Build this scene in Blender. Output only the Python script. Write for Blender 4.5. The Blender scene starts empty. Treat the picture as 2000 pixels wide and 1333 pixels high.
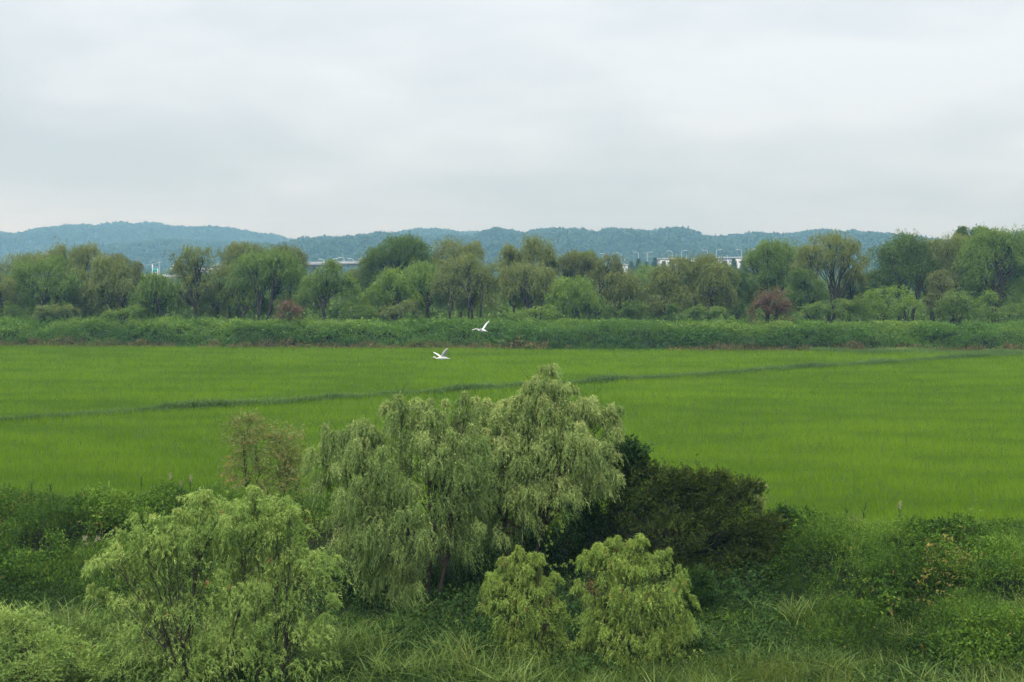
import bpy, math, random
import numpy as np
from mathutils import Vector

# ---------------------------------------------------------------- camera, sky, sun, exposure
S = bpy.context.scene
COL = S.collection
F = 2600.0; CX, CY = 1000.0, 666.5; HOR = 525.0; EYE = 10.7
TH = math.atan((CY - HOR) / F)
cd = bpy.data.cameras.new('camera'); cam = bpy.data.objects.new('camera', cd); COL.objects.link(cam)
cam.location = (0, 0, EYE); cam.rotation_euler = (math.radians(90) - TH, 0, 0)
cd.sensor_width = 36; cd.lens = 36 * F / 2000; cd.clip_start = 0.5; cd.clip_end = 12000
S.camera = cam
SUN_EL, SUN_AZ = 58.0, 200.0            # azimuth clockwise from +Y (the view direction)
W = bpy.data.worlds.new("World"); S.world = W; W.use_nodes = True
nt = W.node_tree; N = nt.nodes; Lk = nt.links; N.clear()
def nn(N_, t, **k):
    n = N_.new(t)
    for a, b in k.items(): setattr(n, a, b)
    return n
out = nn(N, 'ShaderNodeOutputWorld'); bg = nn(N, 'ShaderNodeBackground'); bg.inputs[1].default_value = 0.1
sky = nn(N, 'ShaderNodeTexSky', sky_type='NISHITA', sun_disc=False)
sky.sun_elevation = math.radians(SUN_EL); sky.sun_rotation = math.radians(SUN_AZ)
tc = nn(N, 'ShaderNodeTexCoord'); sep = nn(N, 'ShaderNodeSeparateXYZ'); Lk.new(tc.outputs['Generated'], sep.inputs[0])
def math_(N_, L_, op, a, b=None, c=None, clamp=False):
    m = N_.new('ShaderNodeMath'); m.operation = op; m.use_clamp = clamp
    for i, v in enumerate((a, b, c)):
        if v is None: continue
        if isinstance(v, (int, float)): m.inputs[i].default_value = v
        else: L_.new(v, m.inputs[i])
    return m.outputs[0]
M = lambda op, a, b=None, c=None, clamp=False: math_(N, Lk, op, a, b, c, clamp)
z = M('MAXIMUM', sep.outputs[2], 0.0)
zz = M('ADD', z, 0.20)
comb = nn(N, 'ShaderNodeCombineXYZ'); Lk.new(M('DIVIDE', sep.outputs[0], zz), comb.inputs[0]); Lk.new(M('DIVIDE', sep.outputs[1], zz), comb.inputs[1])
comb.inputs[2].default_value = 3.7
def wnoise(scale, detail, rough, off):
    mp = nn(N, 'ShaderNodeMapping'); Lk.new(comb.outputs[0], mp.inputs[0]); mp.inputs['Location'].default_value = off
    n = nn(N, 'ShaderNodeTexNoise'); Lk.new(mp.outputs[0], n.inputs['Vector'])
    n.inputs['Scale'].default_value = scale; n.inputs['Detail'].default_value = detail; n.inputs['Roughness'].default_value = rough
    n.inputs['Distortion'].default_value = 0.25
    return n.outputs['Fac']
n1 = wnoise(0.75, 4, 0.48, (1.3, 0.2, 0)); n2 = wnoise(2.0, 6, 0.52, (4.1, 2.6, 0))
cl = M('ADD', M('MULTIPLY', n1, 0.62), M('MULTIPLY', n2, 0.38))
cr = nn(N, 'ShaderNodeValToRGB'); Lk.new(cl, cr.inputs[0])
e = cr.color_ramp.elements
e[0].position = 0.38; e[0].color = (0.63, 0.70, 0.735, 1)
e[1].position = 0.60; e[1].color = (0.86, 0.905, 0.925, 1)
m_ = e.new(0.5); m_.color = (0.735, 0.79, 0.82, 1)
# an overcast sky is brightest overhead
grad = M('ADD', 0.90, M('MULTIPLY', M('POWER', z, 1.5), 2.3))
vm = nn(N, 'ShaderNodeVectorMath', operation='SCALE'); Lk.new(cr.outputs[0], vm.inputs[0]); Lk.new(M('MULTIPLY', grad, 4.6), vm.inputs[3])
mx = nn(N, 'ShaderNodeMixRGB'); mx.inputs[0].default_value = 0.92
Lk.new(sky.outputs[0], mx.inputs[1]); Lk.new(vm.outputs[0], mx.inputs[2]); Lk.new(mx.outputs[0], bg.inputs[0]); Lk.new(bg.outputs[0], out.inputs[0])
sl = bpy.data.lights.new('sun', 'SUN'); sl.energy = 1.5; sl.angle = math.radians(10); sl.color = (1.0, 0.95, 0.86)
sun = bpy.data.objects.new('sun', sl); COL.objects.link(sun)
az = math.radians(SUN_AZ); el = math.radians(SUN_EL)
sd = Vector((math.sin(az) * math.cos(el), math.cos(az) * math.cos(el), math.sin(el)))
sun.rotation_euler = sd.to_track_quat('Z', 'Y').to_euler()
S.view_settings.view_transform = 'Standard'; S.view_settings.look = 'None'; S.view_settings.gamma = 1
S.view_settings.exposure = 1.1
S.cycles.use_denoising = True; S.cycles.denoiser = 'OPENIMAGEDENOISE'; S.cycles.denoising_prefilter = 'ACCURATE'; S.cycles.denoising_input_passes = 'RGB_ALBEDO_NORMAL'
S.cycles.max_bounces = 4; S.cycles.diffuse_bounces = 2; S.cycles.transmission_bounces = 3; S.cycles.volume_bounces = 0
S.cycles.glossy_bounces = 1
S.cycles.caustics_reflective = False; S.cycles.caustics_refractive = False

# ---------------------------------------------------------------- helpers
R = np.random.default_rng(7)
def at(px, py, Y):
    """the world point that lies at depth Y behind a point of the photograph (2000 x 1333)"""
    dx = (px - CX) / F; dy = (CY - py) / F
    d = np.array([dx, math.cos(TH) + dy * math.sin(TH), -math.sin(TH) + dy * math.cos(TH)])
    return np.array([0, 0, EYE]) + d * (Y / d[1])
def unit(v):
    return v / np.maximum(np.linalg.norm(v, axis=-1, keepdims=True), 1e-9)
def smooth(a, b, x):
    t = np.clip((x - a) / (b - a), 0, 1); return t * t * (3 - 2 * t)
def vnoise(x, y, seed=0):
    x = np.asarray(x, float); y = np.asarray(y, float)
    xi = np.floor(x).astype(np.int64); yi = np.floor(y).astype(np.int64)
    fx = x - xi; fy = y - yi; fx = fx * fx * (3 - 2 * fx); fy = fy * fy * (3 - 2 * fy)
    def h(i, j):
        n = (i * 374761393 + j * 668265263 + seed * 1442695041) & 0xFFFFFFFF
        n = ((n ^ (n >> 13)) * 1274126177) & 0xFFFFFFFF
        return ((n ^ (n >> 16)) & 0xFFFF) / 65535.0
    a = h(xi, yi); b = h(xi + 1, yi); c = h(xi, yi + 1); d = h(xi + 1, yi + 1)
    return (a * (1 - fx) + b * fx) * (1 - fy) + (c * (1 - fx) + d * fx) * fy
def fbm(x, y, seed=0, o=4, g=0.5):
    s = 0; a = 1; t = 0
    for k in range(o):
        s = s + a * vnoise(x * 2 ** k + 13.7 * k, y * 2 ** k - 7.1 * k, seed + k); t += a; a *= g
    return s / t
def mesh_np(name, verts, groups, mat, t=None, parent=None, smooth_=False):
    """verts (n,3); groups: list of (m,k) index arrays; t: one value per face"""
    me = bpy.data.meshes.new(name)
    verts = np.ascontiguousarray(verts, dtype=np.float32)
    me.vertices.add(len(verts)); me.vertices.foreach_set('co', verts.ravel())
    nl = sum(g.size for g in groups); nf = sum(len(g) for g in groups)
    me.loops.add(nl); me.polygons.add(nf)
    me.loops.foreach_set('vertex_index', np.concatenate([g.ravel() for g in groups]).astype(np.int32))
    tot = np.concatenate([np.full(len(g), g.shape[1]) for g in groups]).astype(np.int32)
    me.polygons.foreach_set('loop_start', np.concatenate([[0], np.cumsum(tot)[:-1]]).astype(np.int32))
    me.update(calc_edges=True)
    if t is not None:
        a = me.attributes.new('t', 'FLOAT', 'FACE'); a.data.foreach_set('value', np.asarray(t, dtype=np.float32))
    if smooth_: me.polygons.foreach_set('use_smooth', np.ones(nf, dtype=bool))
    me.materials.append(mat)
    o = bpy.data.objects.new(name, me); COL.objects.link(o)
    if parent is not None: o.parent = parent
    return o
def tag(o, label=None, cat=None, group=None, kind=None):
    if label: o['label'] = label
    if cat: o['category'] = cat
    if group: o['group'] = group
    if kind: o['kind'] = kind
    return o
def empty(name, loc, label, cat, group=None):
    o = bpy.data.objects.new(name, None); COL.objects.link(o); o.location = loc; o.empty_display_size = 0.3
    return tag(o, label, cat, group)
def leaf_arrays(P, D, L, Wd, droop=0.0):
    n = len(P); D = unit(D); rnd = unit(R.normal(size=(n, 3))); Sx = unit(np.cross(D, rnd))
    L = np.asarray(L).reshape(-1, 1); Wd = np.asarray(Wd).reshape(-1, 1)
    mid = P + D * L * 0.45
    tip = P + D * L
    if droop: tip = tip - np.array([0, 0, 1.0]) * L * droop
    V = np.stack([P, mid + Sx * Wd / 2, tip, mid - Sx * Wd / 2], axis=1).reshape(-1, 3)
    return V, np.arange(n * 4).reshape(n, 4)
def tubes(paths, sides=5):
    """paths: list of (points (n,3), radii (n,)) -> verts, quads"""
    VV = []; FF = []; base = 0
    ang = np.arange(sides) * 2 * math.pi / sides
    for P, r in paths:
        P = np.asarray(P, float); n = len(P)
        T = unit(np.gradient(P, axis=0)); ref = np.array([0.31, 0.87, 0.1])
        A = unit(np.cross(T, ref)); B = np.cross(T, A)
        ring = P[:, None, :] + (A[:, None, :] * np.cos(ang)[None, :, None] + B[:, None, :] * np.sin(ang)[None, :, None]) * np.asarray(r)[:, None, None]
        VV.append(ring.reshape(-1, 3))
        i = np.arange(n - 1)[:, None] * sides; k = np.arange(sides)[None, :]; k2 = (k + 1) % sides
        FF.append((np.stack([i + k, i + k2, i + sides + k2, i + sides + k], axis=-1).reshape(-1, 4)) + base)
        base += n * sides
    return np.concatenate(VV), np.concatenate(FF)
def bez(a, c, b, n):
    s = np.linspace(0, 1, n)[:, None]
    return (1 - s) ** 2 * a + 2 * s * (1 - s) * c + s * s * b

# ---------------------------------------------------------------- materials
def mat_base(name):
    m = bpy.data.materials.new(name); m.use_nodes = True; m.node_tree.nodes.clear(); return m, m.node_tree.nodes, m.node_tree.links
def leaf_mat(name, stops, transl=0.35, nscale=0.5, namp=0.25, rough=0.55, spec=0.25):
    m, n, l = mat_base(name)
    at_ = nn(n, 'ShaderNodeAttribute', attribute_name='t')
    r = nn(n, 'ShaderNodeValToRGB'); l.new(at_.outputs['Fac'], r.inputs[0])
    els = r.color_ramp.elements
    els[0].position, els[0].color = stops[0][0], (*stops[0][1], 1); els[1].position, els[1].color = stops[-1][0], (*stops[-1][1], 1)
    for p, c in stops[1:-1]: q = els.new(p); q.color = (*c, 1)
    g = nn(n, 'ShaderNodeNewGeometry'); no = nn(n, 'ShaderNodeTexNoise'); no.inputs['Scale'].default_value = nscale; no.inputs['Detail'].default_value = 3
    l.new(g.outputs['Position'], no.inputs['Vector'])
    f = math_(n, l, 'ADD', 1.0, math_(n, l, 'MULTIPLY', math_(n, l, 'SUBTRACT', no.outputs['Fac'], 0.5), namp * 2))
    v = nn(n, 'ShaderNodeVectorMath', operation='SCALE'); l.new(r.outputs[0], v.inputs[0]); l.new(f, v.inputs[3])
    p = nn(n, 'ShaderNodeBsdfPrincipled'); l.new(v.outputs[0], p.inputs['Base Color']); p.inputs['Roughness'].default_value = rough
    p.inputs['Specular IOR Level'].default_value = spec
    tr = nn(n, 'ShaderNodeBsdfTranslucent'); vt = nn(n, 'ShaderNodeVectorMath', operation='MULTIPLY'); l.new(v.outputs[0], vt.inputs[0]); vt.inputs[1].default_value = (1.15, 1.25, 0.6)
    l.new(vt.outputs[0], tr.inputs['Color'])
    ms = nn(n, 'ShaderNodeMixShader'); ms.inputs[0].default_value = transl; l.new(p.outputs[0], ms.inputs[1]); l.new(tr.outputs[0], ms.inputs[2])
    o = nn(n, 'ShaderNodeOutputMaterial'); l.new(ms.outputs[0], o.inputs[0]); return m
def plain_mat(name, c1, c2, scale=1.0, rough=0.8, spec=0.2, bump=0.0, metal=0.0):
    m, n, l = mat_base(name)
    g = nn(n, 'ShaderNodeNewGeometry'); no = nn(n, 'ShaderNodeTexNoise'); no.inputs['Scale'].default_value = scale; no.inputs['Detail'].default_value = 6
    l.new(g.outputs['Position'], no.inputs['Vector'])
    r = nn(n, 'ShaderNodeValToRGB'); l.new(no.outputs['Fac'], r.inputs[0]); r.color_ramp.elements[0].position = 0.35; r.color_ramp.elements[1].position = 0.65
    r.color_ramp.elements[0].color = (*c1, 1); r.color_ramp.elements[1].color = (*c2, 1)
    p = nn(n, 'ShaderNodeBsdfPrincipled'); l.new(r.outputs[0], p.inputs['Base Color']); p.inputs['Roughness'].default_value = rough
    p.inputs['Specular IOR Level'].default_value = spec; p.inputs['Metallic'].default_value = metal
    if bump:
        b = nn(n, 'ShaderNodeBump'); b.inputs['Strength'].default_value = bump; l.new(no.outputs['Fac'], b.inputs['Height']); l.new(b.outputs[0], p.inputs['Normal'])
    o = nn(n, 'ShaderNodeOutputMaterial'); l.new(p.outputs[0], o.inputs[0]); return m
BR = (0.20, 0.085, 0.05)
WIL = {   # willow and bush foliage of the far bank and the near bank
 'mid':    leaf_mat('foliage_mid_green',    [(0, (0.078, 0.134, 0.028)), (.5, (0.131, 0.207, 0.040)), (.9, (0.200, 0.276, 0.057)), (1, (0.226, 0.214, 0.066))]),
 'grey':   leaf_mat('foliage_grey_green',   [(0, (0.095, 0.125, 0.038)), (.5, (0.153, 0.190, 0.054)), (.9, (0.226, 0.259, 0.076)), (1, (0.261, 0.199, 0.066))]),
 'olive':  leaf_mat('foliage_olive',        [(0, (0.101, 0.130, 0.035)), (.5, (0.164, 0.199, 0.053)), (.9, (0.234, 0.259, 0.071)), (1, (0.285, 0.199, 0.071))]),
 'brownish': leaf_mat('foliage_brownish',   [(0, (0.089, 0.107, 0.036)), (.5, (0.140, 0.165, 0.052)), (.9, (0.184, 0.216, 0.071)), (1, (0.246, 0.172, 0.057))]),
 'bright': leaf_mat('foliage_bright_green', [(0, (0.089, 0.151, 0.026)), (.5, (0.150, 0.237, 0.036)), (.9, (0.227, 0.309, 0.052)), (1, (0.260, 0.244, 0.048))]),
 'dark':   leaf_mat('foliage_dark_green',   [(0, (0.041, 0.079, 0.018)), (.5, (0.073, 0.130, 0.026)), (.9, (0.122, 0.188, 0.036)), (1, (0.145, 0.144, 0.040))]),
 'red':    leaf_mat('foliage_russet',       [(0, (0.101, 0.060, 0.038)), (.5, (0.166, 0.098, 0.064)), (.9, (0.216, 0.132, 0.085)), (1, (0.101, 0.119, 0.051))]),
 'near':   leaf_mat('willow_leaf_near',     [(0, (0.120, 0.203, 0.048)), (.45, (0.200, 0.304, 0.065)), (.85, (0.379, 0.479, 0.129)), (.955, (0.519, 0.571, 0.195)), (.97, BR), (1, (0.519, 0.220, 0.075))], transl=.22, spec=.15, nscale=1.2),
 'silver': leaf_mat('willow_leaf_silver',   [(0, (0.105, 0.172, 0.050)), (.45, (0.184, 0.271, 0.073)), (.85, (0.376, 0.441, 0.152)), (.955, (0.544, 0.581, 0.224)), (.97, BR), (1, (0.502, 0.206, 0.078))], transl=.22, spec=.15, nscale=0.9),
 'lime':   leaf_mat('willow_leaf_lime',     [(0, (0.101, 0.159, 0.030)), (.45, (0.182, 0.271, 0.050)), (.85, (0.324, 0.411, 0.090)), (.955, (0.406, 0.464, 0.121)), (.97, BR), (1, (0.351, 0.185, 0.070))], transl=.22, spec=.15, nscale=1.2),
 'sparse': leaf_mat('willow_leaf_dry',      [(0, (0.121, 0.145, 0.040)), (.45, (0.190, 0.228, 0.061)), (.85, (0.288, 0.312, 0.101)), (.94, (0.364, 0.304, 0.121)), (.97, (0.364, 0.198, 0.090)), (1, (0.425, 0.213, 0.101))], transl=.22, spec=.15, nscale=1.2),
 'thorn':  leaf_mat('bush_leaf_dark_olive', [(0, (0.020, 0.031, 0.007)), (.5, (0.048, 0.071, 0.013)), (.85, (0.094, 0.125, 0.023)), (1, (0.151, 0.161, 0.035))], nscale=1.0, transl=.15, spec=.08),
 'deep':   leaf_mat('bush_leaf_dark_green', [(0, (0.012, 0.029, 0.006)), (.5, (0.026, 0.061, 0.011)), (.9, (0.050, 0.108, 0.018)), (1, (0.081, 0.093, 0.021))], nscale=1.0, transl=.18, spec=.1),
}
BARK = plain_mat('willow_bark', (.014, .012, .010), (.036, .030, .024), 3.0, .9, bump=.3)
TWIG = plain_mat('willow_twig_bark', (.030, .022, .016), (.060, .044, .030), 3.0, .8)
SOIL = plain_mat('dark_soil', (.010, .012, .006), (.022, .024, .012), 1.4, 1.0, 0.05, bump=.4)
MUD = plain_mat('paddy_mud', (.030, .055, .012), (.045, .075, .016), .8, .9, .1)
CONC = plain_mat('concrete', (.30, .31, .32), (.40, .41, .41), .6, .8)
METAL = plain_mat('galvanised_steel', (.55, .57, .58), (.68, .70, .70), 2., .45, .5)

# ---------------------------------------------------------------- terrain
def crest(X): return 56.5 - 0.2 * np.asarray(X) + 0.8 * np.sin(np.asarray(X) * .35)
def levee_foot(X): return 173.6 - 0.105 * np.asarray(X) + 1.8 * (fbm(np.asarray(X) * .22, 0 * np.asarray(X), 5, 3) - .5)
def gz(X, Y):
    X = np.asarray(X, float); Y = np.asarray(Y, float)
    u = Y - crest(X)
    near = -0.9 + 1.0 * smooth(-15, -1.2, u) - 0.1 * smooth(-0.6, 2.2, u)
    v = Y - levee_foot(X)
    lev = 2.35 * smooth(0, 6.5, v) - 1.6 * smooth(10, 17, v)
    return near * (Y < 120) + lev * (Y >= 120) + 0.15 * (fbm(X * .3, Y * .3, 3) - .5) * ((u < 1) | (v > 0.3))
xs = np.unique(np.concatenate([np.linspace(-3200, -120, 26), np.linspace(-120, 120, 161), np.linspace(120, 3200, 26)]))
ys = np.unique(np.concatenate([np.linspace(-120, 20, 8), np.linspace(20, 66, 70), np.linspace(66, 160, 16), np.linspace(160, 205, 70), np.linspace(205, 600, 22), np.linspace(600, 4200, 30)]))
XX, YY = np.meshgrid(xs, ys); ZZ = gz(XX, YY)
idx = np.arange(XX.size).reshape(XX.shape)
Fq = np.stack([idx[:-1, :-1], idx[:-1, 1:], idx[1:, 1:], idx[1:, :-1]], -1).reshape(-1, 4)
ground = mesh_np('ground', np.stack([XX, YY, ZZ], -1).reshape(-1, 3), [Fq], SOIL, smooth_=True); tag(ground, kind='structure')
# the paddy sheet: from just behind the near bank to the foot of the far bank
px_ = np.linspace(-130, 130, 105)
fr = crest(px_) + 2.3; bk = levee_foot(px_) + .15
rows = 12
PV = np.array([[x, a + (b - a) * k / rows, 0.05] for k in range(rows + 1) for x, a, b in zip(px_, fr, bk)])
i2 = np.arange(len(PV)).reshape(rows + 1, -1)
paddy = mesh_np('rice_paddy', PV, [np.stack([i2[:-1, :-1], i2[:-1, 1:], i2[1:, 1:], i2[1:, :-1]], -1).reshape(-1, 4)], MUD); tag(paddy, kind='structure')

# blades of grass, reed or rice: strips that taper and bend over
def blades(P, H, Wd, lean, t, bend=.35, seg=2):
    n = len(P); a = R.uniform(0, 2 * math.pi, n); out_ = np.stack([np.cos(a), np.sin(a), 0 * a], -1)
    a2 = R.uniform(0, 2 * math.pi, n); side = np.stack([np.cos(a2), np.sin(a2), 0 * a2], -1)
    H = np.asarray(H).reshape(-1, 1); Wd = np.asarray(Wd).reshape(-1, 1); lean = np.asarray(lean).reshape(-1, 1)
    up = np.array([0, 0, 1.0]); vs = []
    for s in np.linspace(0, 1, seg + 1):
        c = P + up * H * s * (1 - bend * s * lean) + out_ * H * lean * s * s
        w = Wd * (1 - s ** 1.5) * .5 + 1e-5
        if s < 1: vs += [c - side * w, c + side * w]
        else: vs += [c]
    V = np.stack(vs, 1); k = V.shape[1]; b = np.arange(n)[:, None] * k
    quads = [b + np.array([[2 * j, 2 * j + 1, 2 * j + 3, 2 * j + 2]]) for j in range(seg - 1)]
    tri = b + np.array([[k - 3, k - 2, k - 1]])
    gr = ([np.concatenate(quads)] if quads else []) + [tri]
    tt = np.concatenate([t] * (len(quads) + 1))
    return V.reshape(-1, 3), gr, tt
def join_arrays(items):
    """items: list of (V, groups, t) -> one"""
    base = 0; VV = []; by = {}
    for V, gr, t in items:
        VV.append(V); o = 0
        for g in gr:
            by.setdefault(g.shape[1], []).append((g + base, t[o:o + len(g)])); o += len(g)
        base += len(V)
    G = []; T = []
    for k in by:
        G.append(np.concatenate([a for a, _ in by[k]])); T.append(np.concatenate([b for _, b in by[k]]))
    return np.concatenate(VV), G, np.concatenate(T)

# ---------------------------------------------------------------- rice crop
BA = np.array([-35.3, 91.8]); BB = np.array([62.9, 163.6]); BD = (BB - BA) / np.linalg.norm(BB - BA); BN = np.array([-BD[1], BD[0]])
def bund_dist(X, Y): return (X - BA[0]) * BN[0] + (Y - BA[1]) * BN[1]
RICE = leaf_mat('rice_leaf', [(0, (0.092, 0.174, 0.009)), (.5, (0.141, 0.242, 0.012)), (1, (0.204, 0.310, 0.022))], transl=.35, nscale=.05, namp=.12, rough=.9, spec=.0)
def scatter(n, y0, y1, xf):
    Y = R.uniform(y0, y1, n); X = R.uniform(-1, 1, n) * xf(Y); return X, Y
items = []
for y0, y1, dens, hh, ww, seg in ((52, 75, 105, .42, .020, 2), (75, 105, 58, .43, .032, 1), (105, 140, 30, .44, .055, 1), (140, 184, 17, .45, .085, 1)):
    xf = lambda Y: Y * .385 * 1.12 + 4
    area = (y1 - y0) * 2 * float(np.mean([xf(y0), xf(y1)])); X, Y = scatter(int(area * dens), y0, y1, xf)
    k = (Y > crest(X) + 1.2) & (Y < levee_foot(X) + .3) & (np.abs(bund_dist(X, Y)) > .26 + .16 * vnoise(X * .6, Y * .6, 77))
    X, Y = X[k], Y[k]
    w = fbm(X * .16, Y * .42, 21, 5, .62); w2 = vnoise(X * .8, Y * 1.6, 9); w3 = fbm(X * .03, Y * .05, 41, 2)
    rowf = np.sin(bund_dist(X, Y) * 2 * math.pi / 1.7 + 2.5 * vnoise(X * .12, Y * .12, 55)) * (Y < 120)
    H = hh * (1 + .07 * rowf) * (.78 + .34 * smooth(.3, .7, w) + .22 * w2) * R.uniform(.75, 1.15, len(X))
    t = np.clip(.16 + .46 * smooth(.3, .7, w) + .12 * w2 + .25 * (w3 - .5) + .05 * rowf + R.normal(0, .10, len(X)), 0, 1)
    P = np.stack([X, Y, 0 * X + .05], -1)
    items.append(blades(P, H, np.full(len(X), ww) * R.uniform(.7, 1.3, len(X)), R.uniform(.1, .75, len(X)), t, seg=seg))
V, G, T = join_arrays(items)
tag(mesh_np('rice_crop', V, G, RICE, T), kind='stuff')

# ---------------------------------------------------------------- weeds: leaves and blades over mounded ground
def mound(X, Y, sc, amp, seed):
    a = fbm(X / sc, Y / sc, seed, 4, .5); b = vnoise(X / sc * 2.1 + 5, Y / sc * 2.1, seed + 9)
    return amp * (smooth(.36, .62, a) * .75 + .25 * b)
def weeds(X, Y, hfun, leaf, blade, seed, pblade, mat, name, tfun, depth=.35, sprig=None):
    n = len(X); Zm = hfun(X, Y); Z = gz(X, Y) + Zm - R.uniform(0, 1, n) ** 2 * depth
    e_ = .25; gx = (hfun(X + e_, Y) + gz(X + e_, Y) - hfun(X - e_, Y) - gz(X - e_, Y)) / (2 * e_); gy = (hfun(X, Y + e_) + gz(X, Y + e_) - hfun(X, Y - e_) - gz(X, Y - e_)) / (2 * e_)
    Nn = unit(np.stack([-gx, -gy, np.ones(n)], -1)); t = np.clip(tfun(X, Y, Zm), 0, 1)
    isb = R.uniform(size=n) < pblade(X, Y); P = np.stack([X, Y, Z], -1); il = ~isb
    items = []
    if sprig:
        ks = sprig[0]; ia = np.where(il)[0]; ns = len(ia) // ks; ia = ia[:ns]; L0 = sprig[1] * R.uniform(.4, 1.4, ns) * np.where(R.uniform(size=ns) < .10 * (fbm(X[ia] * .5, Y[ia] * .5, 301) > .5), 2.3, 1); lsc = np.repeat(.62 + .72 * smooth(.42, .66, fbm(X[ia] * .4, Y[ia] * .4, 303)), ks)
        d0 = unit(Nn[ia] * .7 + R.normal(0, .42, (ns, 3)) + np.array([0, 0, .35])); sv = (np.arange(ks)[None, :] + R.uniform(0, 1, (ns, ks))) / ks
        Pp = P[ia][:, None, :] + d0[:, None, :] * (L0[:, None] * sv)[..., None] - np.array([0, 0, 1.0]) * (.35 * L0[:, None] * sv ** 2)[..., None]
        Dp = unit(d0[:, None, :] * .6 + R.normal(0, .7, (ns, ks, 3))); tp = np.clip(t[ia][:, None] + .18 * (sv - .5) + R.normal(0, .06, (ns, ks)), 0, 1); tp = np.where(t[ia][:, None] <= .885, np.minimum(tp, .86), tp); Pp = Pp.reshape(-1, 3); mm = len(Pp)
        V, Q = leaf_arrays(Pp, Dp.reshape(-1, 3), leaf[0] * lsc * R.uniform(.5, 1.4, mm), leaf[1] * lsc * R.uniform(.5, 1.4, mm), droop=.15); items.append((V, [Q], tp.ravel()))
        il = np.zeros(n, bool); il[np.random.default_rng(3).permutation(n)[:n // 5]] = True; il &= ~isb
    D = unit(Nn[il] * .8 + R.normal(0, .75, (il.sum(), 3)))
    V, Q = leaf_arrays(P[il], D, leaf[0] * R.uniform(.6, 1.3, il.sum()), leaf[1] * R.uniform(.6, 1.3, il.sum()), droop=.15)
    items.append((V, [Q], t[il]))
    if isb.sum():
        Pb = P[isb].copy(); Pb[:, 2] -= .1
        items.append(blades(Pb, blade[0] * R.uniform(.5, 1.3, isb.sum()), blade[1] * R.uniform(.7, 1.3, isb.sum()), R.uniform(.2, 1.0, isb.sum()), t[isb], seg=3))
    V, G, T = join_arrays(items)
    return tag(mesh_np(name, V, G, mat, T), kind='stuff')
VINE = leaf_mat('weed_leaf', [(0, (0.025, 0.053, 0.008)), (.3, (0.064, 0.125, 0.016)), (.6, (0.122, 0.215, 0.025)), (.86, (0.213, 0.307, 0.044)), (.93, (0.193, 0.186, 0.044)), (1, (0.245, 0.186, 0.059))], nscale=.35, namp=.3, transl=.2, spec=.08, rough=.7)
FARW = leaf_mat('far_bank_weed', [(0, (0.030, 0.073, 0.015)), (.35, (0.070, 0.148, 0.023)), (.7, (0.128, 0.232, 0.032)), (.88, (0.198, 0.284, 0.048)), (.93, (0.160, 0.114, 0.051)), (1, (0.236, 0.151, 0.076))], nscale=.12, namp=.3)
# far bank between paddy and willows
n = 330000; X = R.uniform(-86, 92, n); u = R.uniform(-.5, 13, n); Y = levee_foot(X) + u
hf = lambda X, Y: (.0 + mound(X, Y, 2.1, .95, 61) + .30 * vnoise(X * .9, Y * .9, 62)) * smooth(-.9, 1.6, Y - levee_foot(X))
def tf(X, Y, Zm):
    u = Y - levee_foot(X)
    t = .12 + .36 * smooth(1, 6, u) + .35 * smooth(.35, .65, fbm(X * .12, Y * .3, 71)) + .2 * (Zm - .6) + R.normal(0, .08, len(X))  # crest and mound tops paler: sunlit top put into the leaf colour
    dry = (u < .9 + .9 * fbm(X * .25, Y * 0, 33)) & (fbm(X * .12, Y * 0, 35) > .33) & (R.uniform(size=len(X)) < .62)
    return np.where(dry, R.uniform(.92, 1, len(X)), np.minimum(t, .88))
weeds(X, Y, hf, (.30, .13), (.55, .045), 5, lambda X, Y: .25 + .5 * (Y - levee_foot(X) < 1.5), FARW, 'bank_weeds', tf, depth=.5, sprig=(5, .7))
# the weedy strip along the bund and where it meets the far bank
n = 64000; s = R.uniform(-14, 150, n); wv = R.normal(0, .26, n) + .25 * (vnoise(s * .3, 0 * s, 88) - .5); X = BA[0] + BD[0] * s + BN[0] * wv; Y = BA[1] + BD[1] * s + BN[1] * wv
k = Y < levee_foot(X) - .2; X, Y = X[k], Y[k]
n2 = 16000; X2 = R.uniform(38, 80, n2); Y2 = levee_foot(X2) - np.abs(R.normal(0, 1, n2)) * (1 + .09 * (X2 - 38)); X = np.concatenate([X, X2]); Y = np.concatenate([Y, Y2])
BUNDW = leaf_mat('bund_weed', [(0, (0.064, 0.116, 0.034)), (.5, (0.119, 0.197, 0.049)), (.9, (0.215, 0.311, 0.077)), (1, (0.429, 0.374, 0.156))], nscale=.3, namp=.3)
weeds(X, Y, lambda X, Y: .24 + .30 * smooth(.35, .7, fbm(X * .25, Y * .25, 51)) + 0 * X, (.20, .08), (.50, .055), 6, lambda X, Y: .7 + 0 * X, BUNDW, 'bund_grass',
      lambda X, Y, Z: .32 + .6 * fbm(X * .3, Y * .3, 8) + R.normal(0, .1, len(X)) - .2 + (fbm(X * .08, Y * .08, 18) > .63) * .4, depth=.25)
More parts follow.
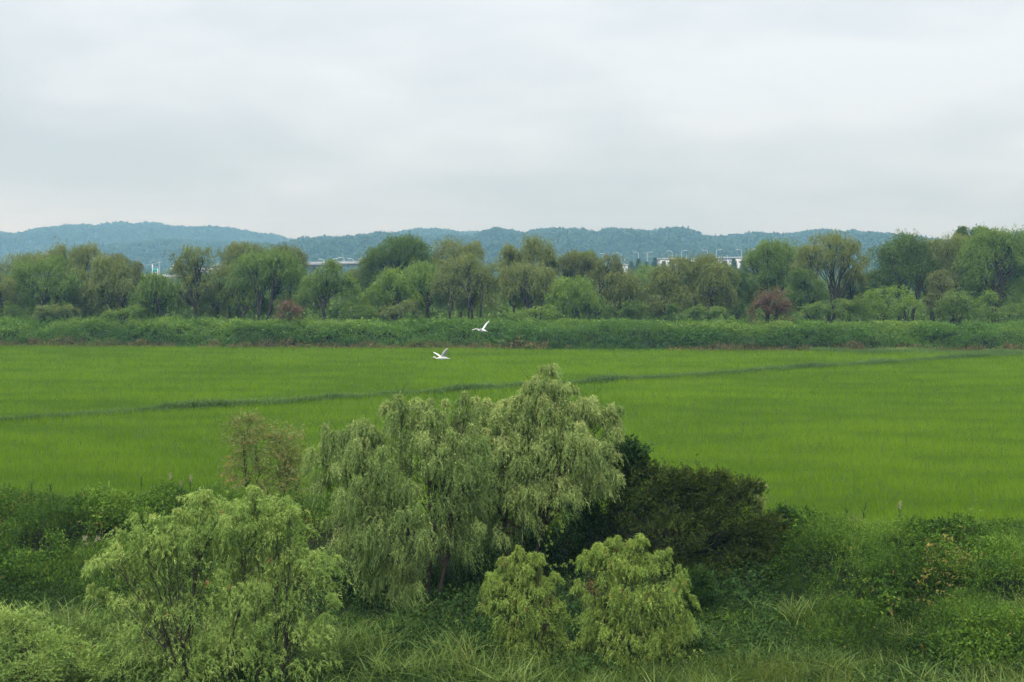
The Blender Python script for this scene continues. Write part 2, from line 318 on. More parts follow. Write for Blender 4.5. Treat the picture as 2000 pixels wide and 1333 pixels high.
# near bank
def near_h(X, Y):
    u = Y - crest(X)
    fade = smooth(-17 - 1 * (X > 4), -11, u) * (1 - smooth(-.2, 1.6, u)); top = 1 - .88 * smooth(-6.5, -1.0, u)
    hol = smooth(-8.5, -6.5, X) * (1 - smooth(8.0, 10.5, X)) * (1 - smooth(48, 51, Y)); fade = fade * (1 - .85 * hol)
    return .06 + (mound(X, Y, 2.3, 1.6, 91) * top + (.55 * vnoise(X * 1.1, Y * 1.1, 95) + .35 * vnoise(X * 2.7, Y * 2.7, 96)) * (.2 + .8 * top)) * fade
def near_t(X, Y, Zm):
    u = Y - crest(X)
    t = .40 * smooth(.3, .7, fbm(X * .45, Y * .45, 17)) + .30 * smooth(-6, 0, u) + .16 * (Zm - .8) + R.normal(0, .10, len(X))  # hollows darker, crest paler: mound shade put into the leaf colour
    dry = (fbm(X * .5 + 40, Y * .5, 23) > .72) & (R.uniform(size=len(X)) < .22)
    return np.where(dry | (R.uniform(size=len(X)) < .012), R.uniform(.9, 1, len(X)), np.minimum(t, .86))
n = 1000000; Y = R.uniform(37, 64, n); X = R.uniform(-1, 1, n) * (Y * .40 + 1.5)
k = (Y < crest(X) + .9) & ~((X > -7.8 + 1.2 * vnoise(Y, 0 * Y, 7)) & (X < 8.6 + 1.5 * vnoise(Y, 0 * Y, 8)) & (Y > 42.6 + vnoise(X, 0 * X, 9)) & (Y < 50.5)); X, Y = X[k], Y[k]
weeds(X, Y, near_h, (.085, .052), (.60, .016), 7, lambda X, Y: .035 + .10 * smooth(-2.2, -.3, Y - crest(X)) + .06 * (fbm(X * .6, Y * .6, 29) > .6), VINE, 'bank_creepers', near_t, depth=.75, sprig=(7, .30))

n = 230000; Y = R.uniform(34.5, 51, n); X = R.uniform(-1, 1, n) * (Y * .40 + 1); k = (Y < crest(X) - 3); X, Y = X[k], Y[k]
UND = leaf_mat('undergrowth_leaf', [(0, (0.015, 0.035, 0.010)), (.5, (0.036, 0.075, 0.019)), (.9, (0.083, 0.145, 0.036)), (1, (0.135, 0.116, 0.052))], nscale=1.0, transl=.15, spec=.05, rough=.8)
weeds(X, Y, lambda X, Y: .10 + .50 * fbm(X * .9, Y * .9, 151), (.10, .05), (.5, .02), 8, lambda X, Y: .05 + 0 * X, UND, 'undergrowth', lambda X, Y, Z: .45 + .6 * (fbm(X * .6, Y * .6, 153) - .5) + R.normal(0, .15, len(X)), depth=.5, sprig=(6, .30))
# ---------------------------------------------------------------- trees
def ell(px, py, rx, ry, Y):
    c = at(px, py, Y); return c, np.array([rx / F * Y, rx / F * Y * .85, ry / F * Y])
def crown_tree(name, cat, label, base_px, lobes, Y, mat, ncl=13, nst=16, nlf=9, leaf=(.34, .06), strand=1.5, out_a=.55, drop=.85, fork=.25, spread=1.0,
               group=None, trunk_r=None, stems=None, wood=BARK, clr=.36, limb_r=.45, zb=None, dead=0.0, up=.35, shell=(.35, 1.0), tilt=0.0, sides=4, tshift=0.0, twig_n=0, back=0, jit=.035, dj=.38, emer=0.0):
    if back: lobes = [(l[0], l[1] - 4, l[2] * 1.08, l[3] * 1.10) + tuple(l[4:]) for l in lobes]
    base = at(base_px, HOR, Y); zb = float(gz(base[0], Y)) if zb is None else zb
    base[2] = zb - .15
    els = [ell(l[0], l[1], l[2], l[3], Y + (l[4] if len(l) > 4 else (R.uniform(.5, 1.3) if back else R.uniform(-.35, .35)) * l[2] / F * Y)) for l in lobes]
    topz = max(c[2] + r[2] for c, r in els); Ht = topz - base[2]
    tr = (trunk_r or .020 * Ht + .05) * (1.25 if back else 1)
    root = empty(name, tuple(base), label, cat, group)
    loc = base.copy(); paths = []; LP = []; LD = []; LT = []; LL = []
    stems = stems or [(0, 0)]
    fks = []
    for sx, lean in stems:
        b = base + np.array([sx / F * Y, R.uniform(-.3, .3) * (len(stems) > 1), 0]); fk = b + np.array([lean / F * Y, 0, Ht * fork * R.uniform(.85, 1.15)])
        mid = (b + fk) / 2 + np.array([R.uniform(-1, 1) * .02 * Ht, R.uniform(-1, 1) * .02 * Ht, 0])
        P = bez(b, mid, fk, 5); paths.append((P, np.linspace(tr, tr * .72, 5) / (len(stems) ** .35))); fks.append(fk)
    NC0, NS0 = ncl, nst; rmax_ = max(r[0] for c, r in els)
    for (c, r) in els:
        ncl = max(5, int(NC0 * min(1, (r[0] / rmax_ * 1.5) ** 1.3)))
        fk = min(fks, key=lambda q: abs(q[0] - c[0]) + R.uniform(0, .5)); d = c - fk
        ctrl = fk + np.array([d[0] * .22, d[1] * .3, d[2] * .62]) + R.normal(0, .04 * Ht, 3) * np.array([1, 1, .3])
        endp = c + np.array([d[0] * .12, d[1] * .1, r[2] * .45]); nl = 9
        P = bez(fk, ctrl, endp, nl) + np.concatenate([np.zeros((1, 3)), R.normal(0, .010 * Ht, (nl - 1, 3))])
        r0 = tr * limb_r; rr = np.linspace(r0, r0 * .22, nl); paths.append((P, rr))
        dirs = unit(R.normal(size=(ncl, 3)) + np.array([0, 0, .35])); dirs[:, 2] = np.where(dirs[:, 2] < -.75, -dirs[:, 2], dirs[:, 2])
        rad = R.uniform(shell[0], shell[1], ncl) ** .7; em = (R.uniform(size=ncl) < emer) & (c[2] + r[2] > topz - .62 * Ht); dirs[em, 2] = np.abs(dirs[em, 2]) + .35; dirs = unit(dirs); rad = np.where(em, R.uniform(1.15, 1.55, ncl), rad); cc = c + dirs * rad[:, None] * r; csz = np.where(em, .5, 1.0) * R.uniform(.6, 1.25, ncl)
        for q in range(ncl):
            i0 = int(R.integers(2, nl - 1)); a = P[i0]; e2 = cc[q] + dirs[q] * 0.05
            m2 = a * .45 + e2 * .55 + np.array([0, 0, abs(e2 - a).sum() * .12]); sb = bez(a, m2, e2, 6) + R.normal(0, .006 * Ht, (6, 3))
            rb = max(rr[i0] * .45, .004 * Ht * .3); paths.append((sb, np.linspace(rb, rb * .25, 6)))
            for _ in range(twig_n):
                k0 = int(R.integers(2, 6)); a3 = sb[k0]; e3 = a3 + unit(dirs[q] + R.normal(0, .7, 3) + np.array([0, 0, .5])) * strand * R.uniform(.5, 1.0)
                paths.append((bez(a3, (a3 + e3) / 2 + np.array([0, 0, .08 * strand]), e3, 4), np.linspace(rb * .35, rb * .12, 4)))
        # cascades of leaves
        rc = clr * r.min(); K = ncl * nst
        cid = np.repeat(np.arange(ncl), nst); st = cc[cid] + R.normal(0, 1, (K, 3)) * rc * csz[cid][:, None] * np.array([.62, .62, .5])
        hz = unit(np.concatenate([R.normal(size=(K, 2)), np.zeros((K, 1))], 1)); od = unit(hz * .8 + dirs[cid] * .7 + np.array([0, 0, up]))
        Ls = strand * R.uniform(.5, 1.25, K) * ((.55 + .8 * R.uniform(size=ncl)) * np.where(csz < .6, .75, 1))[cid]
        cl_t = R.uniform(0, 1, ncl) * .32; dd = R.uniform(size=ncl) < dead; kd = R.uniform(size=K) < dead * .6
        s = (np.arange(nlf)[None, :] + R.uniform(0, 1, (K, nlf))) / nlf
        A = out_a * Ls[:, None, None]; B = drop * Ls[:, None, None]
        p = st[:, None, :] + od[:, None, :] * A * s[..., None] - np.array([0, 0, 1.0]) * B * (s[..., None] ** 1.8) + R.normal(0, jit * strand, (K, nlf, 3))
        tan = od[:, None, :] * A - np.array([0, 0, 1.0]) * B * 1.8 * s[..., None] ** .8
        dr = unit(unit(tan) + R.normal(0, dj, (K, nlf, 3)))
        tt = np.clip(cl_t[cid][:, None] + .14 + .22 * (1 - s) + R.normal(0, .15, (K, nlf)) + .22 * np.clip(dirs[cid][:, None, 2], 0, 1) + tshift, 0, .93)  # leaves paler on upper lobes: pale new shoots, plus top light put into colour
        tt = np.where((dd[cid] & (R.uniform(size=K) < .55))[:, None] | kd[:, None], R.uniform(.965, 1, (K, nlf)), tt)
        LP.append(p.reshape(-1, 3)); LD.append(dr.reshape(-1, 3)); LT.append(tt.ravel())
        LL.append(np.full(K * nlf, 1.0))
    V, Fw = tubes(paths, sides)
    mesh_np('trunk', V - base, [Fw], wood, parent=root, smooth_=True)
    P = np.concatenate(LP); D = np.concatenate(LD); T = np.concatenate(LT); m = len(P)
    V, Q = leaf_arrays(P, D, leaf[0] * R.uniform(.6, 1.25, m), leaf[1] * R.uniform(.7, 1.3, m))
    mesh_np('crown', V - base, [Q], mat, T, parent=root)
    return root

exec_far = True
# --- the row of willows beyond the far bank: (label, base px, Y, material, lobes, options)
FAR = [
 ('olive willow cut by the left edge of the picture, low beside the big round willows', 2, 192, 'olive', [(2, 585, 26, 42), (-30, 560, 40, 45)], {}),
 ('low yellowish willow top behind the leftmost willows, under the far hill', 40, 222, 'olive', [(28, 535, 40, 30), (62, 530, 30, 26)], {}),
 ('tall willow behind the leftmost clump, twin heads the highest there', 148, 226, 'olive', [(130, 512, 32, 26), (176, 508, 26, 24), (152, 530, 30, 24), (96, 520, 30, 22)], {}),
 ('broad round willow with a dark forked trunk, first full crown from the left edge', 88, 194, 'mid', [(52, 558, 40, 36), (100, 548, 46, 40), (88, 585, 52, 30), (125, 575, 30, 34)], dict(stems=[(0, -6), (8, 10)])),
 ('willow with arching limbs between the first round crown and the brown-topped willow', 160, 197, 'grey', [(160, 560, 36, 34), (140, 598, 36, 22), (178, 592, 30, 26)], dict(stems=[(0, 6), (-18, -14)])),
 ('brown-topped willow behind the clump at the left gap', 244, 214, 'brownish', [(236, 530, 26, 30), (258, 545, 20, 32)], {}),
 ('tall grey-green willow left of the gap that shows road posts, stout pale trunk', 220, 195, 'grey', [(210, 535, 34, 30), (202, 575, 34, 30), (240, 565, 32, 38), (250, 590, 24, 22)], dict(stems=[(0, 0), (8, 4)])),
 ('small round willow with a leaning bare trunk below the left road gap', 322, 190, 'mid', [(298, 568, 30, 27), (278, 592, 18, 26), (324, 585, 26, 30), (292, 598, 26, 22)], dict(stems=[(0, -14)], fork=.42)),
 ('tall thin see-through willow standing above its neighbours with dark bare forks', 384, 192, 'grey', [(372, 512, 26, 26), (396, 520, 22, 30), (352, 540, 20, 22), (386, 560, 26, 26), (350, 585, 20, 20)], dict(stems=[(0, -2)], fork=.3, ncl=18, nst=14, limb_r=.62, trunk_r=.26)),
 ('grey-green willow right of the thin see-through tree, low arching side limb', 424, 195, 'grey', [(432, 555, 32, 36), (414, 592, 32, 30), (446, 598, 26, 26)], dict(stems=[(0, 0), (14, 8)])),
 ('brown-olive dome behind the biggest left willow, left half', 478, 232, 'olive', [(458, 505, 28, 22), (490, 500, 30, 20), (470, 525, 40, 24)], {}),
 ('brown-olive dome behind the biggest left willow, beside the bridge end', 565, 226, 'brownish', [(548, 508, 28, 22), (575, 515, 22, 26), (560, 540, 30, 30)], {}),
 ('biggest round willow left of centre with several dark spreading trunks', 505, 193, 'mid', [(500, 530, 52, 34), (545, 525, 38, 32), (468, 565, 38, 40), (520, 570, 52, 40), (568, 560, 34, 44), (485, 600, 40, 20)], dict(stems=[(-25, -8), (0, 0), (6, 14), (-38, 2)], ncl=28)),
 ('willow under the bridge with a bare V of dark limbs, beside the russet shrub', 638, 189, 'mid', [(645, 545, 26, 30), (614, 566, 26, 24), (652, 575, 34, 30), (676, 562, 18, 22), (600, 590, 18, 14)], dict(stems=[(0, -8)], fork=.30, limb_r=.5, ncl=22, nst=18)),
 ('light green willow behind the gap where mist shows, right of the bridge', 712, 240, 'olive', [(700, 548, 26, 20), (722, 530, 24, 20), (705, 575, 22, 20)], {}),
 ('tall dark weeping willow rising highest left of centre', 782, 208, 'dark', [(770, 492, 34, 26), (812, 492, 26, 25), (742, 520, 28, 32), (785, 530, 46, 36), (725, 560, 20, 30), (822, 525, 20, 30)], dict(strand=2.6, tshift=.1)),
 ('bright green rounded willow below the tall dark weeping one', 770, 191, 'bright', [(768, 560, 36, 26), (740, 592, 30, 30), (790, 598, 36, 28), (724, 610, 22, 20)], dict(fork=.15)),
 ('second bright green willow, its dark forked trunk bare on the right', 846, 194, 'bright', [(822, 548, 32, 30), (846, 575, 26, 36), (808, 585, 26, 26)], dict(stems=[(0, 8), (-4, -6)], fork=.3)),
 ('broad olive dome behind the tallest centre-left willows', 895, 226, 'olive', [(882, 505, 38, 28), (925, 505, 26, 24), (905, 535, 48, 26), (862, 535, 26, 26)], {}),
 ('wide grey olive willow with a thicket of dark trunks, below the olive dome', 912, 191, 'grey', [(915, 535, 50, 30), (882, 565, 32, 36), (945, 565, 34, 38), (918, 585, 46, 22)], dict(stems=[(-28, -6), (-8, -4), (10, 0), (22, 6), (2, 2)], fork=.36, tshift=.08)),
 ('tall yellow-olive willow at the centre of the row, top against the hills', 1035, 206, 'olive', [(1038, 500, 36, 28), (990, 508, 22, 24), (1068, 518, 20, 28), (1015, 530, 40, 24)], {}),
 ('round-headed willow in front of the tall yellow-olive one, dark comb of stems', 1040, 191, 'grey', [(1022, 545, 42, 32), (990, 568, 24, 34), (1060, 565, 28, 34), (1030, 582, 36, 24)], dict(stems=[(-2, -6), (4, 2), (10, 8), (-34, -2)], fork=.36, tshift=.1)),
 ('brown-tinged willow between the centre round head and the twiggy half-bare tree', 1130, 210, 'brownish', [(1112, 520, 28, 22), (1150, 525, 24, 24), (1135, 550, 34, 26)], dict(stems=[(0, 0), (-20, -2)])),
 ('green willow top squeezed behind the brown-tinged willow', 1150, 228, 'mid', [(1152, 515, 20, 16), (1130, 512, 22, 14), (1160, 540, 22, 22)], {}),
 ('half-bare twiggy willow with black trunk and a low side arm, right of centre', 1172, 197, 'brownish', [(1190, 518, 24, 18), (1172, 540, 20, 22), (1204, 536, 14, 18)], dict(stems=[(0, 0)], fork=.28, ncl=16, nst=11, limb_r=.6, zb=2.4, trunk_r=.26)),
 ('low bright dome-shaped weeping willow in front of the half-bare tree', 1115, 187, 'bright', [(1116, 572, 34, 22), (1094, 592, 24, 26), (1142, 592, 26, 30), (1115, 602, 36, 18)], dict(fork=.15)),
 ('rounded grey-green willow mass right of the half-bare tree', 1212, 196, 'grey', [(1212, 562, 32, 26), (1190, 590, 30, 26), (1236, 588, 26, 28), (1210, 604, 36, 16)], dict(fork=.2, tshift=.06)),
 ('small pale willow farther back in the dip below the conifers', 1268, 300, 'bright', [(1262, 540, 22, 16), (1282, 545, 16, 14), (1245, 560, 22, 20)], {}),
 ('mid green willow farther back left of the dip below the conifers', 1244, 262, 'mid', [(1246, 556, 18, 16), (1240, 575, 24, 22)], {}),
 ('pale olive weeping willow, left half of the broad low clump under the conifers', 1300, 196, 'olive', [(1322, 540, 34, 30), (1290, 560, 26, 30), (1305, 590, 40, 30), (1275, 600, 20, 24)], dict(strand=2.2, tshift=-.05)),
 ('pale olive weeping willow, right half of the broad low clump under the conifers', 1385, 195, 'olive', [(1380, 532, 32, 26), (1405, 550, 28, 28), (1365, 565, 36, 30), (1395, 590, 38, 28), (1345, 592, 30, 24)], dict(strand=2.3, tshift=-.08)),
 ('dark willow between the pale clump and the large russet shrub', 1442, 204, 'dark', [(1436, 560, 24, 26), (1450, 590, 28, 28), (1425, 605, 24, 18)], dict(tshift=.1)),
 ('big green weeping willow above the large russet shrub', 1500, 205, 'mid', [(1502, 505, 34, 28), (1474, 535, 30, 36), (1540, 512, 34, 32), (1520, 550, 44, 34), (1490, 575, 34, 26)], dict(strand=2.3, stems=[(0, 0), (12, 10)])),
 ('big yellow-topped fan-shaped willow with bare upswept branches', 1622, 196, 'olive', [(1620, 485, 44, 26), (1582, 508, 30, 30), (1662, 508, 30, 34), (1622, 520, 46, 28), (1570, 535, 18, 20), (1676, 540, 16, 24)], dict(stems=[(0, 0), (-14, -14), (6, 4)], fork=.26, limb_r=.5, ncl=24, nst=18, trunk_r=.36)),
 ('dark green willow under the left side of the yellow-topped fan willow', 1588, 192, 'dark', [(1568, 560, 24, 30), (1590, 578, 24, 22), (1548, 590, 20, 22)], dict(stems=[(0, 0), (16, 4)], tshift=.12)),
 ('narrow grey willow in the shade between the fan willow and the big dark willow', 1660, 200, 'grey', [(1668, 560, 22, 28), (1655, 590, 26, 20)], {}),
 ('big dark weeping willow, high crown right of the yellow-topped fan willow', 1768, 200, 'dark', [(1765, 488, 34, 28), (1732, 518, 34, 34), (1792, 520, 28, 36), (1756, 545, 42, 30), (1712, 560, 24, 30)], dict(strand=2.8, tshift=.12, stems=[(0, 0), (8, 8), (-5, -6)])),
 ('yellow-green willow leaning on the right of the big dark weeping willow', 1822, 203, 'olive', [(1815, 502, 26, 30), (1832, 540, 26, 36), (1808, 560, 24, 24)], dict(strand=2.2)),
 ('yellowish weeping willow with a dark forked stem second from the right edge crowns', 1862, 200, 'olive', [(1868, 490, 34, 24), (1850, 530, 26, 34), (1888, 530, 24, 34), (1866, 560, 28, 22)], dict(strand=2.4, stems=[(0, -4), (2, 6)], fork=.4)),
 ('huge weeping willow at the right with fine upright bare stems', 1955, 194, 'mid', [(1925, 480, 34, 26), (1965, 480, 38, 28), (1905, 525, 32, 38), (1950, 530, 44, 40), (1990, 530, 26, 44), (1925, 570, 34, 28), (1965, 580, 34, 28)], dict(strand=2.6, stems=[(0, -6), (-8, -16)], fork=.36, limb_r=.55, tshift=.02)),
 ('dark treetop peeking above the yellowish willow near the right edge', 1890, 235, 'dark', [(1880, 462, 9, 12), (1884, 482, 22, 14), (1912, 462, 20, 14)], {}),
 ('willow cut by the right edge of the picture', 2030, 198, 'mid', [(2012, 500, 36, 40), (2020, 560, 46, 46), (2045, 530, 36, 50)], dict(strand=2.2)),
 ('brown small willow between the yellowish willow and the pale shrubs', 1835, 190, 'brownish', [(1836, 558, 20, 22), (1828, 590, 18, 20)], dict(tshift=.1)),
]
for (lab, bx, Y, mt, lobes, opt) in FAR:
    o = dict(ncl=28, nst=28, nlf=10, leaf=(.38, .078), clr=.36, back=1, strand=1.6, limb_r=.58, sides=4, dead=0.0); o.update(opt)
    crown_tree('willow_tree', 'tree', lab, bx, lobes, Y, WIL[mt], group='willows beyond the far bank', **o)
SHR = [
 ('small round russet shrub on the far bank, left of centre', 565, 183, 'red', [(565, 608, 24, 20)], dict(ncl=26, nst=14)),
 ('large round russet shrub on the far bank, right of centre', 1506, 180, 'red', [(1506, 592, 36, 26), (1488, 606, 22, 20), (1524, 608, 22, 20)], dict(ncl=24, nst=16)),
 ('low bright green shrub below the tall willow at the left road gap', 236, 187, 'bright', [(236, 618, 30, 14), (262, 610, 14, 12)], {}),
 ('grey-green shrub at the foot of the first round willow', 130, 188, 'grey', [(128, 612, 30, 18), (92, 616, 26, 14)], {}),
 ('shrub in the shade at the far left, under the olive willow', 30, 190, 'dark', [(28, 614, 34, 16)], {}),
 ('light shrub right of the V-limbed willow, in front of the mist', 690, 190, 'mid', [(690, 606, 26, 20), (712, 615, 22, 14)], {}),
 ('pale green shrub at the foot of the bright willows', 768, 186, 'grey', [(770, 612, 32, 16), (800, 605, 20, 16)], {}),
 ('long low pale shrub below the centre round-headed willow', 1045, 185, 'bright', [(1030, 618, 36, 14), (1065, 612, 26, 14)], dict(tshift=.08)),
 ('dark green shrub between the bright dome willow and the pale clump', 1215, 187, 'dark', [(1195, 612, 36, 16), (1240, 608, 26, 18)], dict(tshift=.12)),
 ('narrow dark post-like shrub wrapped in creeper on the bank crest', 1313, 181, 'dark', [(1313, 612, 9, 16)], {}),
 ('dark shrub below the pale olive clump', 1375, 187, 'mid', [(1360, 612, 30, 14), (1398, 612, 24, 14)], {}),
 ('green shrub right of the large russet shrub', 1580, 186, 'mid', [(1572, 612, 26, 15), (1600, 606, 22, 15)], {}),
 ('green shrub at the foot of the yellow-topped fan willow', 1650, 186, 'mid', [(1648, 606, 30, 18), (1675, 600, 18, 18)], {}),
 ('pale weeping shrub below the big dark willow, the largest of the pale ones', 1725, 185, 'bright', [(1700, 592, 22, 24), (1740, 582, 34, 20), (1712, 612, 26, 16)], dict(strand=1.6, tshift=.08)),
 ('round pale shrub right of the largest pale one', 1772, 183, 'bright', [(1774, 604, 26, 22)], dict(strand=1.4, ncl=22)),
 ('green weeping shrub under the yellowish willow', 1868, 186, 'mid', [(1870, 592, 30, 26), (1850, 608, 20, 18), (1892, 602, 18, 22)], dict(strand=1.6)),
 ('light green shrub under the huge right willow', 1932, 184, 'bright', [(1930, 594, 18, 26)], dict(strand=1.5, ncl=20)),
 ('shrub at the right edge on the bank crest', 1980, 184, 'mid', [(1970, 614, 30, 16), (2000, 606, 24, 18)], {}),
]
for (lab, bx, Y, mt, lobes, opt) in SHR:
    o = dict(ncl=18, nst=18, nlf=8, leaf=(.24, .085), strand=.9, fork=.12, limb_r=.4, clr=.34, sides=3, out_a=.7, drop=.45); o.update(opt)
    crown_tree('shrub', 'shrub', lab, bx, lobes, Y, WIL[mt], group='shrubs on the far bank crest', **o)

# --- near willows and bushes
NEAR = dict(sides=5, wood=TWIG, jit=.018, dj=.30)
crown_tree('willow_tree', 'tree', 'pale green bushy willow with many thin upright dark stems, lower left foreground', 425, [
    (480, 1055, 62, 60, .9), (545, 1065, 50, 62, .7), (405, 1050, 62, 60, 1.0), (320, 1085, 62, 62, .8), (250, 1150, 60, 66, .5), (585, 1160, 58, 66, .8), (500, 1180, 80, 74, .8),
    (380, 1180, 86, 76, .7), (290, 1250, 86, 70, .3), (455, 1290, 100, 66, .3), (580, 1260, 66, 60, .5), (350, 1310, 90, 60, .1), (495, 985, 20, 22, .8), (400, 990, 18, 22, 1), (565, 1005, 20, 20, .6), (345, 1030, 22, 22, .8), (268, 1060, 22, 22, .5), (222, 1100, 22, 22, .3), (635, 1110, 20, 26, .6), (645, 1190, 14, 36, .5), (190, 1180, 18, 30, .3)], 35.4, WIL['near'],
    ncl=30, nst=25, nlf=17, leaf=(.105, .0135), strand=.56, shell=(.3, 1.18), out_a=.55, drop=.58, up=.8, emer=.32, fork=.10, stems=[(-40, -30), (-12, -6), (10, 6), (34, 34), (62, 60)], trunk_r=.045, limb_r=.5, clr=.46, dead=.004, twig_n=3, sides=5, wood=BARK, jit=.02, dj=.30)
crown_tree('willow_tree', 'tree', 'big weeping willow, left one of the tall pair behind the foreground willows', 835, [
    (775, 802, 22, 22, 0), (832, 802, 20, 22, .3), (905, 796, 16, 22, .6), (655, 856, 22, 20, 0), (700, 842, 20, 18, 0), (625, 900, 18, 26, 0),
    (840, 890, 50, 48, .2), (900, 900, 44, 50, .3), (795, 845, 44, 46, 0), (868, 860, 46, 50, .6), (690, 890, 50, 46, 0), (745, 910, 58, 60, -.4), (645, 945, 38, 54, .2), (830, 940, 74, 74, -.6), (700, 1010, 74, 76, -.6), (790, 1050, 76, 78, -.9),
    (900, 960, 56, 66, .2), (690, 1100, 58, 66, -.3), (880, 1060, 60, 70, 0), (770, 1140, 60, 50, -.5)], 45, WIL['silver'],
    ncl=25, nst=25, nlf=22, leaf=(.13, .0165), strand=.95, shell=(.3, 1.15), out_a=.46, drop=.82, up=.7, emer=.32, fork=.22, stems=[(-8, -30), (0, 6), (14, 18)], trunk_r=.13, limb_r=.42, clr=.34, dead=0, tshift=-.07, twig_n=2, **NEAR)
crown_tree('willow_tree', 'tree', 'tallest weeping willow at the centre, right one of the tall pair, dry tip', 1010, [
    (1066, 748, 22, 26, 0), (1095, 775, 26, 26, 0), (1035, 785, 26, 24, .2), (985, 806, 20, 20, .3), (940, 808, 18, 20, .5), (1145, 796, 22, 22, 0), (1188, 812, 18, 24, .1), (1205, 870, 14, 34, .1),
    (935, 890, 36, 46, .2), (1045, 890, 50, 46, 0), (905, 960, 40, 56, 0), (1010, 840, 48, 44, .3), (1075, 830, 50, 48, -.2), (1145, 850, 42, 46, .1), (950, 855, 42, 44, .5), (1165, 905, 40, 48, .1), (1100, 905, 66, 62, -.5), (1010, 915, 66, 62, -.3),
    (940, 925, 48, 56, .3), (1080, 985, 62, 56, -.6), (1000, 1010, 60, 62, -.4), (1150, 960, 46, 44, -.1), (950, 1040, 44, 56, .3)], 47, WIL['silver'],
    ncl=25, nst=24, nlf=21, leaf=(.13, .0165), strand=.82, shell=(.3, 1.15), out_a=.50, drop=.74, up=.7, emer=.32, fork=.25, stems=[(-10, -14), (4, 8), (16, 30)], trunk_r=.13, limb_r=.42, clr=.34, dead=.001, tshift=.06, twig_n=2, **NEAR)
crown_tree('willow_tree', 'tree', 'thin half-bare willow with reddish tips, behind and left of the tall pair', 520, [
    (478, 840, 32, 32, 0), (500, 880, 42, 40, .3), (560, 870, 34, 32, .2), (545, 920, 44, 44, 0), (480, 930, 36, 44, -.2), (580, 930, 28, 40, .2), (520, 980, 52, 36, 0)], 58, WIL['sparse'],
    ncl=20, nst=17, nlf=12, leaf=(.12, .024), strand=.62, out_a=.75, drop=.25, fork=.20, stems=[(-40, -6), (-20, 0), (24, 6), (30, 26), (0, 0)], trunk_r=.05, limb_r=.6, clr=.5, dead=.03, twig_n=3, **NEAR)
crown_tree('willow_tree', 'tree', 'small lime green willow, left and smaller of the low pair in front', 1030, [
    (1000, 1106, 18, 20, 0), (1036, 1112, 16, 20, 0), (968, 1142, 14, 22, 0), (1072, 1150, 12, 20, 0), (1015, 1145, 36, 34, 0), (1050, 1168, 28, 38, .1), (982, 1162, 28, 38, 0), (1015, 1205, 44, 44, -.3), (1050, 1240, 30, 36, 0), (1005, 1255, 36, 34, 0), (1085, 1205, 22, 30, .1), (1030, 1290, 46, 26, -.3), (950, 1190, 14, 20, .1), (1012, 1090, 8, 14, 0), (1050, 1098, 8, 14, 0), (985, 1112, 8, 14, 0), (1085, 1140, 9, 14, 0), (955, 1150, 8, 14, 0), (1092, 1250, 14, 24, .1)], 38.7, WIL['lime'],
    ncl=24, nst=19, nlf=15, leaf=(.095, .0140), strand=.46, out_a=.52, drop=.66, up=.75, emer=.40, fork=.10, stems=[(-14, -10), (4, 2), (16, 16)], trunk_r=.035, limb_r=.5, clr=.46, dead=.02, twig_n=2, **NEAR)
crown_tree('willow_tree', 'tree', 'rounded lime green willow, right and larger of the low pair in front', 1225, [
    (1180, 1090, 18, 18, 0), (1225, 1082, 20, 18, 0), (1275, 1098, 16, 18, 0), (1158, 1112, 14, 22, 0), (1320, 1160, 12, 26, 0), (1222, 1118, 46, 38, 0), (1180, 1134, 34, 46, 0), (1275, 1140, 42, 46, 0), (1192, 1185, 44, 56, -.4), (1255, 1190, 58, 60, -.5), (1304, 1215, 38, 54, 0), (1180, 1255, 36, 44, 0), (1220, 1265, 60, 44, -.5), (1305, 1275, 46, 40, -.2), (1160, 1220, 26, 36, .1), (1140, 1270, 30, 34, 0), (1250, 1310, 80, 30, -.4), (1335, 1240, 20, 30, 0), (1200, 1068, 9, 14, 0), (1248, 1064, 9, 14, 0), (1168, 1082, 8, 14, 0), (1296, 1086, 9, 14, 0), (1140, 1100, 8, 16, 0), (1325, 1130, 9, 16, 0), (1130, 1160, 9, 18, 0), (1345, 1190, 9, 20, 0)], 38.2, WIL['lime'],
    ncl=26, nst=20, nlf=16, leaf=(.095, .0140), strand=.52, out_a=.52, drop=.68, up=.75, emer=.40, fork=.10, stems=[(-30, -14), (-4, 0), (16, 12), (34, 30)], trunk_r=.035, limb_r=.5, clr=.46, dead=.015, twig_n=2, tshift=-.03, **NEAR)
crown_tree('willow_shrub', 'shrub', 'pale feathery shrub filling the lower left corner', 50, [
    (30, 1240, 60, 44, 0), (100, 1270, 60, 44, 0), (-20, 1270, 60, 50, 0), (60, 1310, 80, 44, -.5), (160, 1310, 50, 40, 0)], 35.5, WIL['near'],
    ncl=20, nst=26, nlf=12, leaf=(.09, .016), strand=.40, out_a=.75, drop=.25, fork=.10, trunk_r=.05, limb_r=.5, clr=.42, dead=.004, twig_n=2, tshift=-.02, **NEAR)
BU = dict(sides=4, out_a=.8, drop=.12, up=.7, fork=.15, limb_r=.45, clr=.36, wood=BARK)
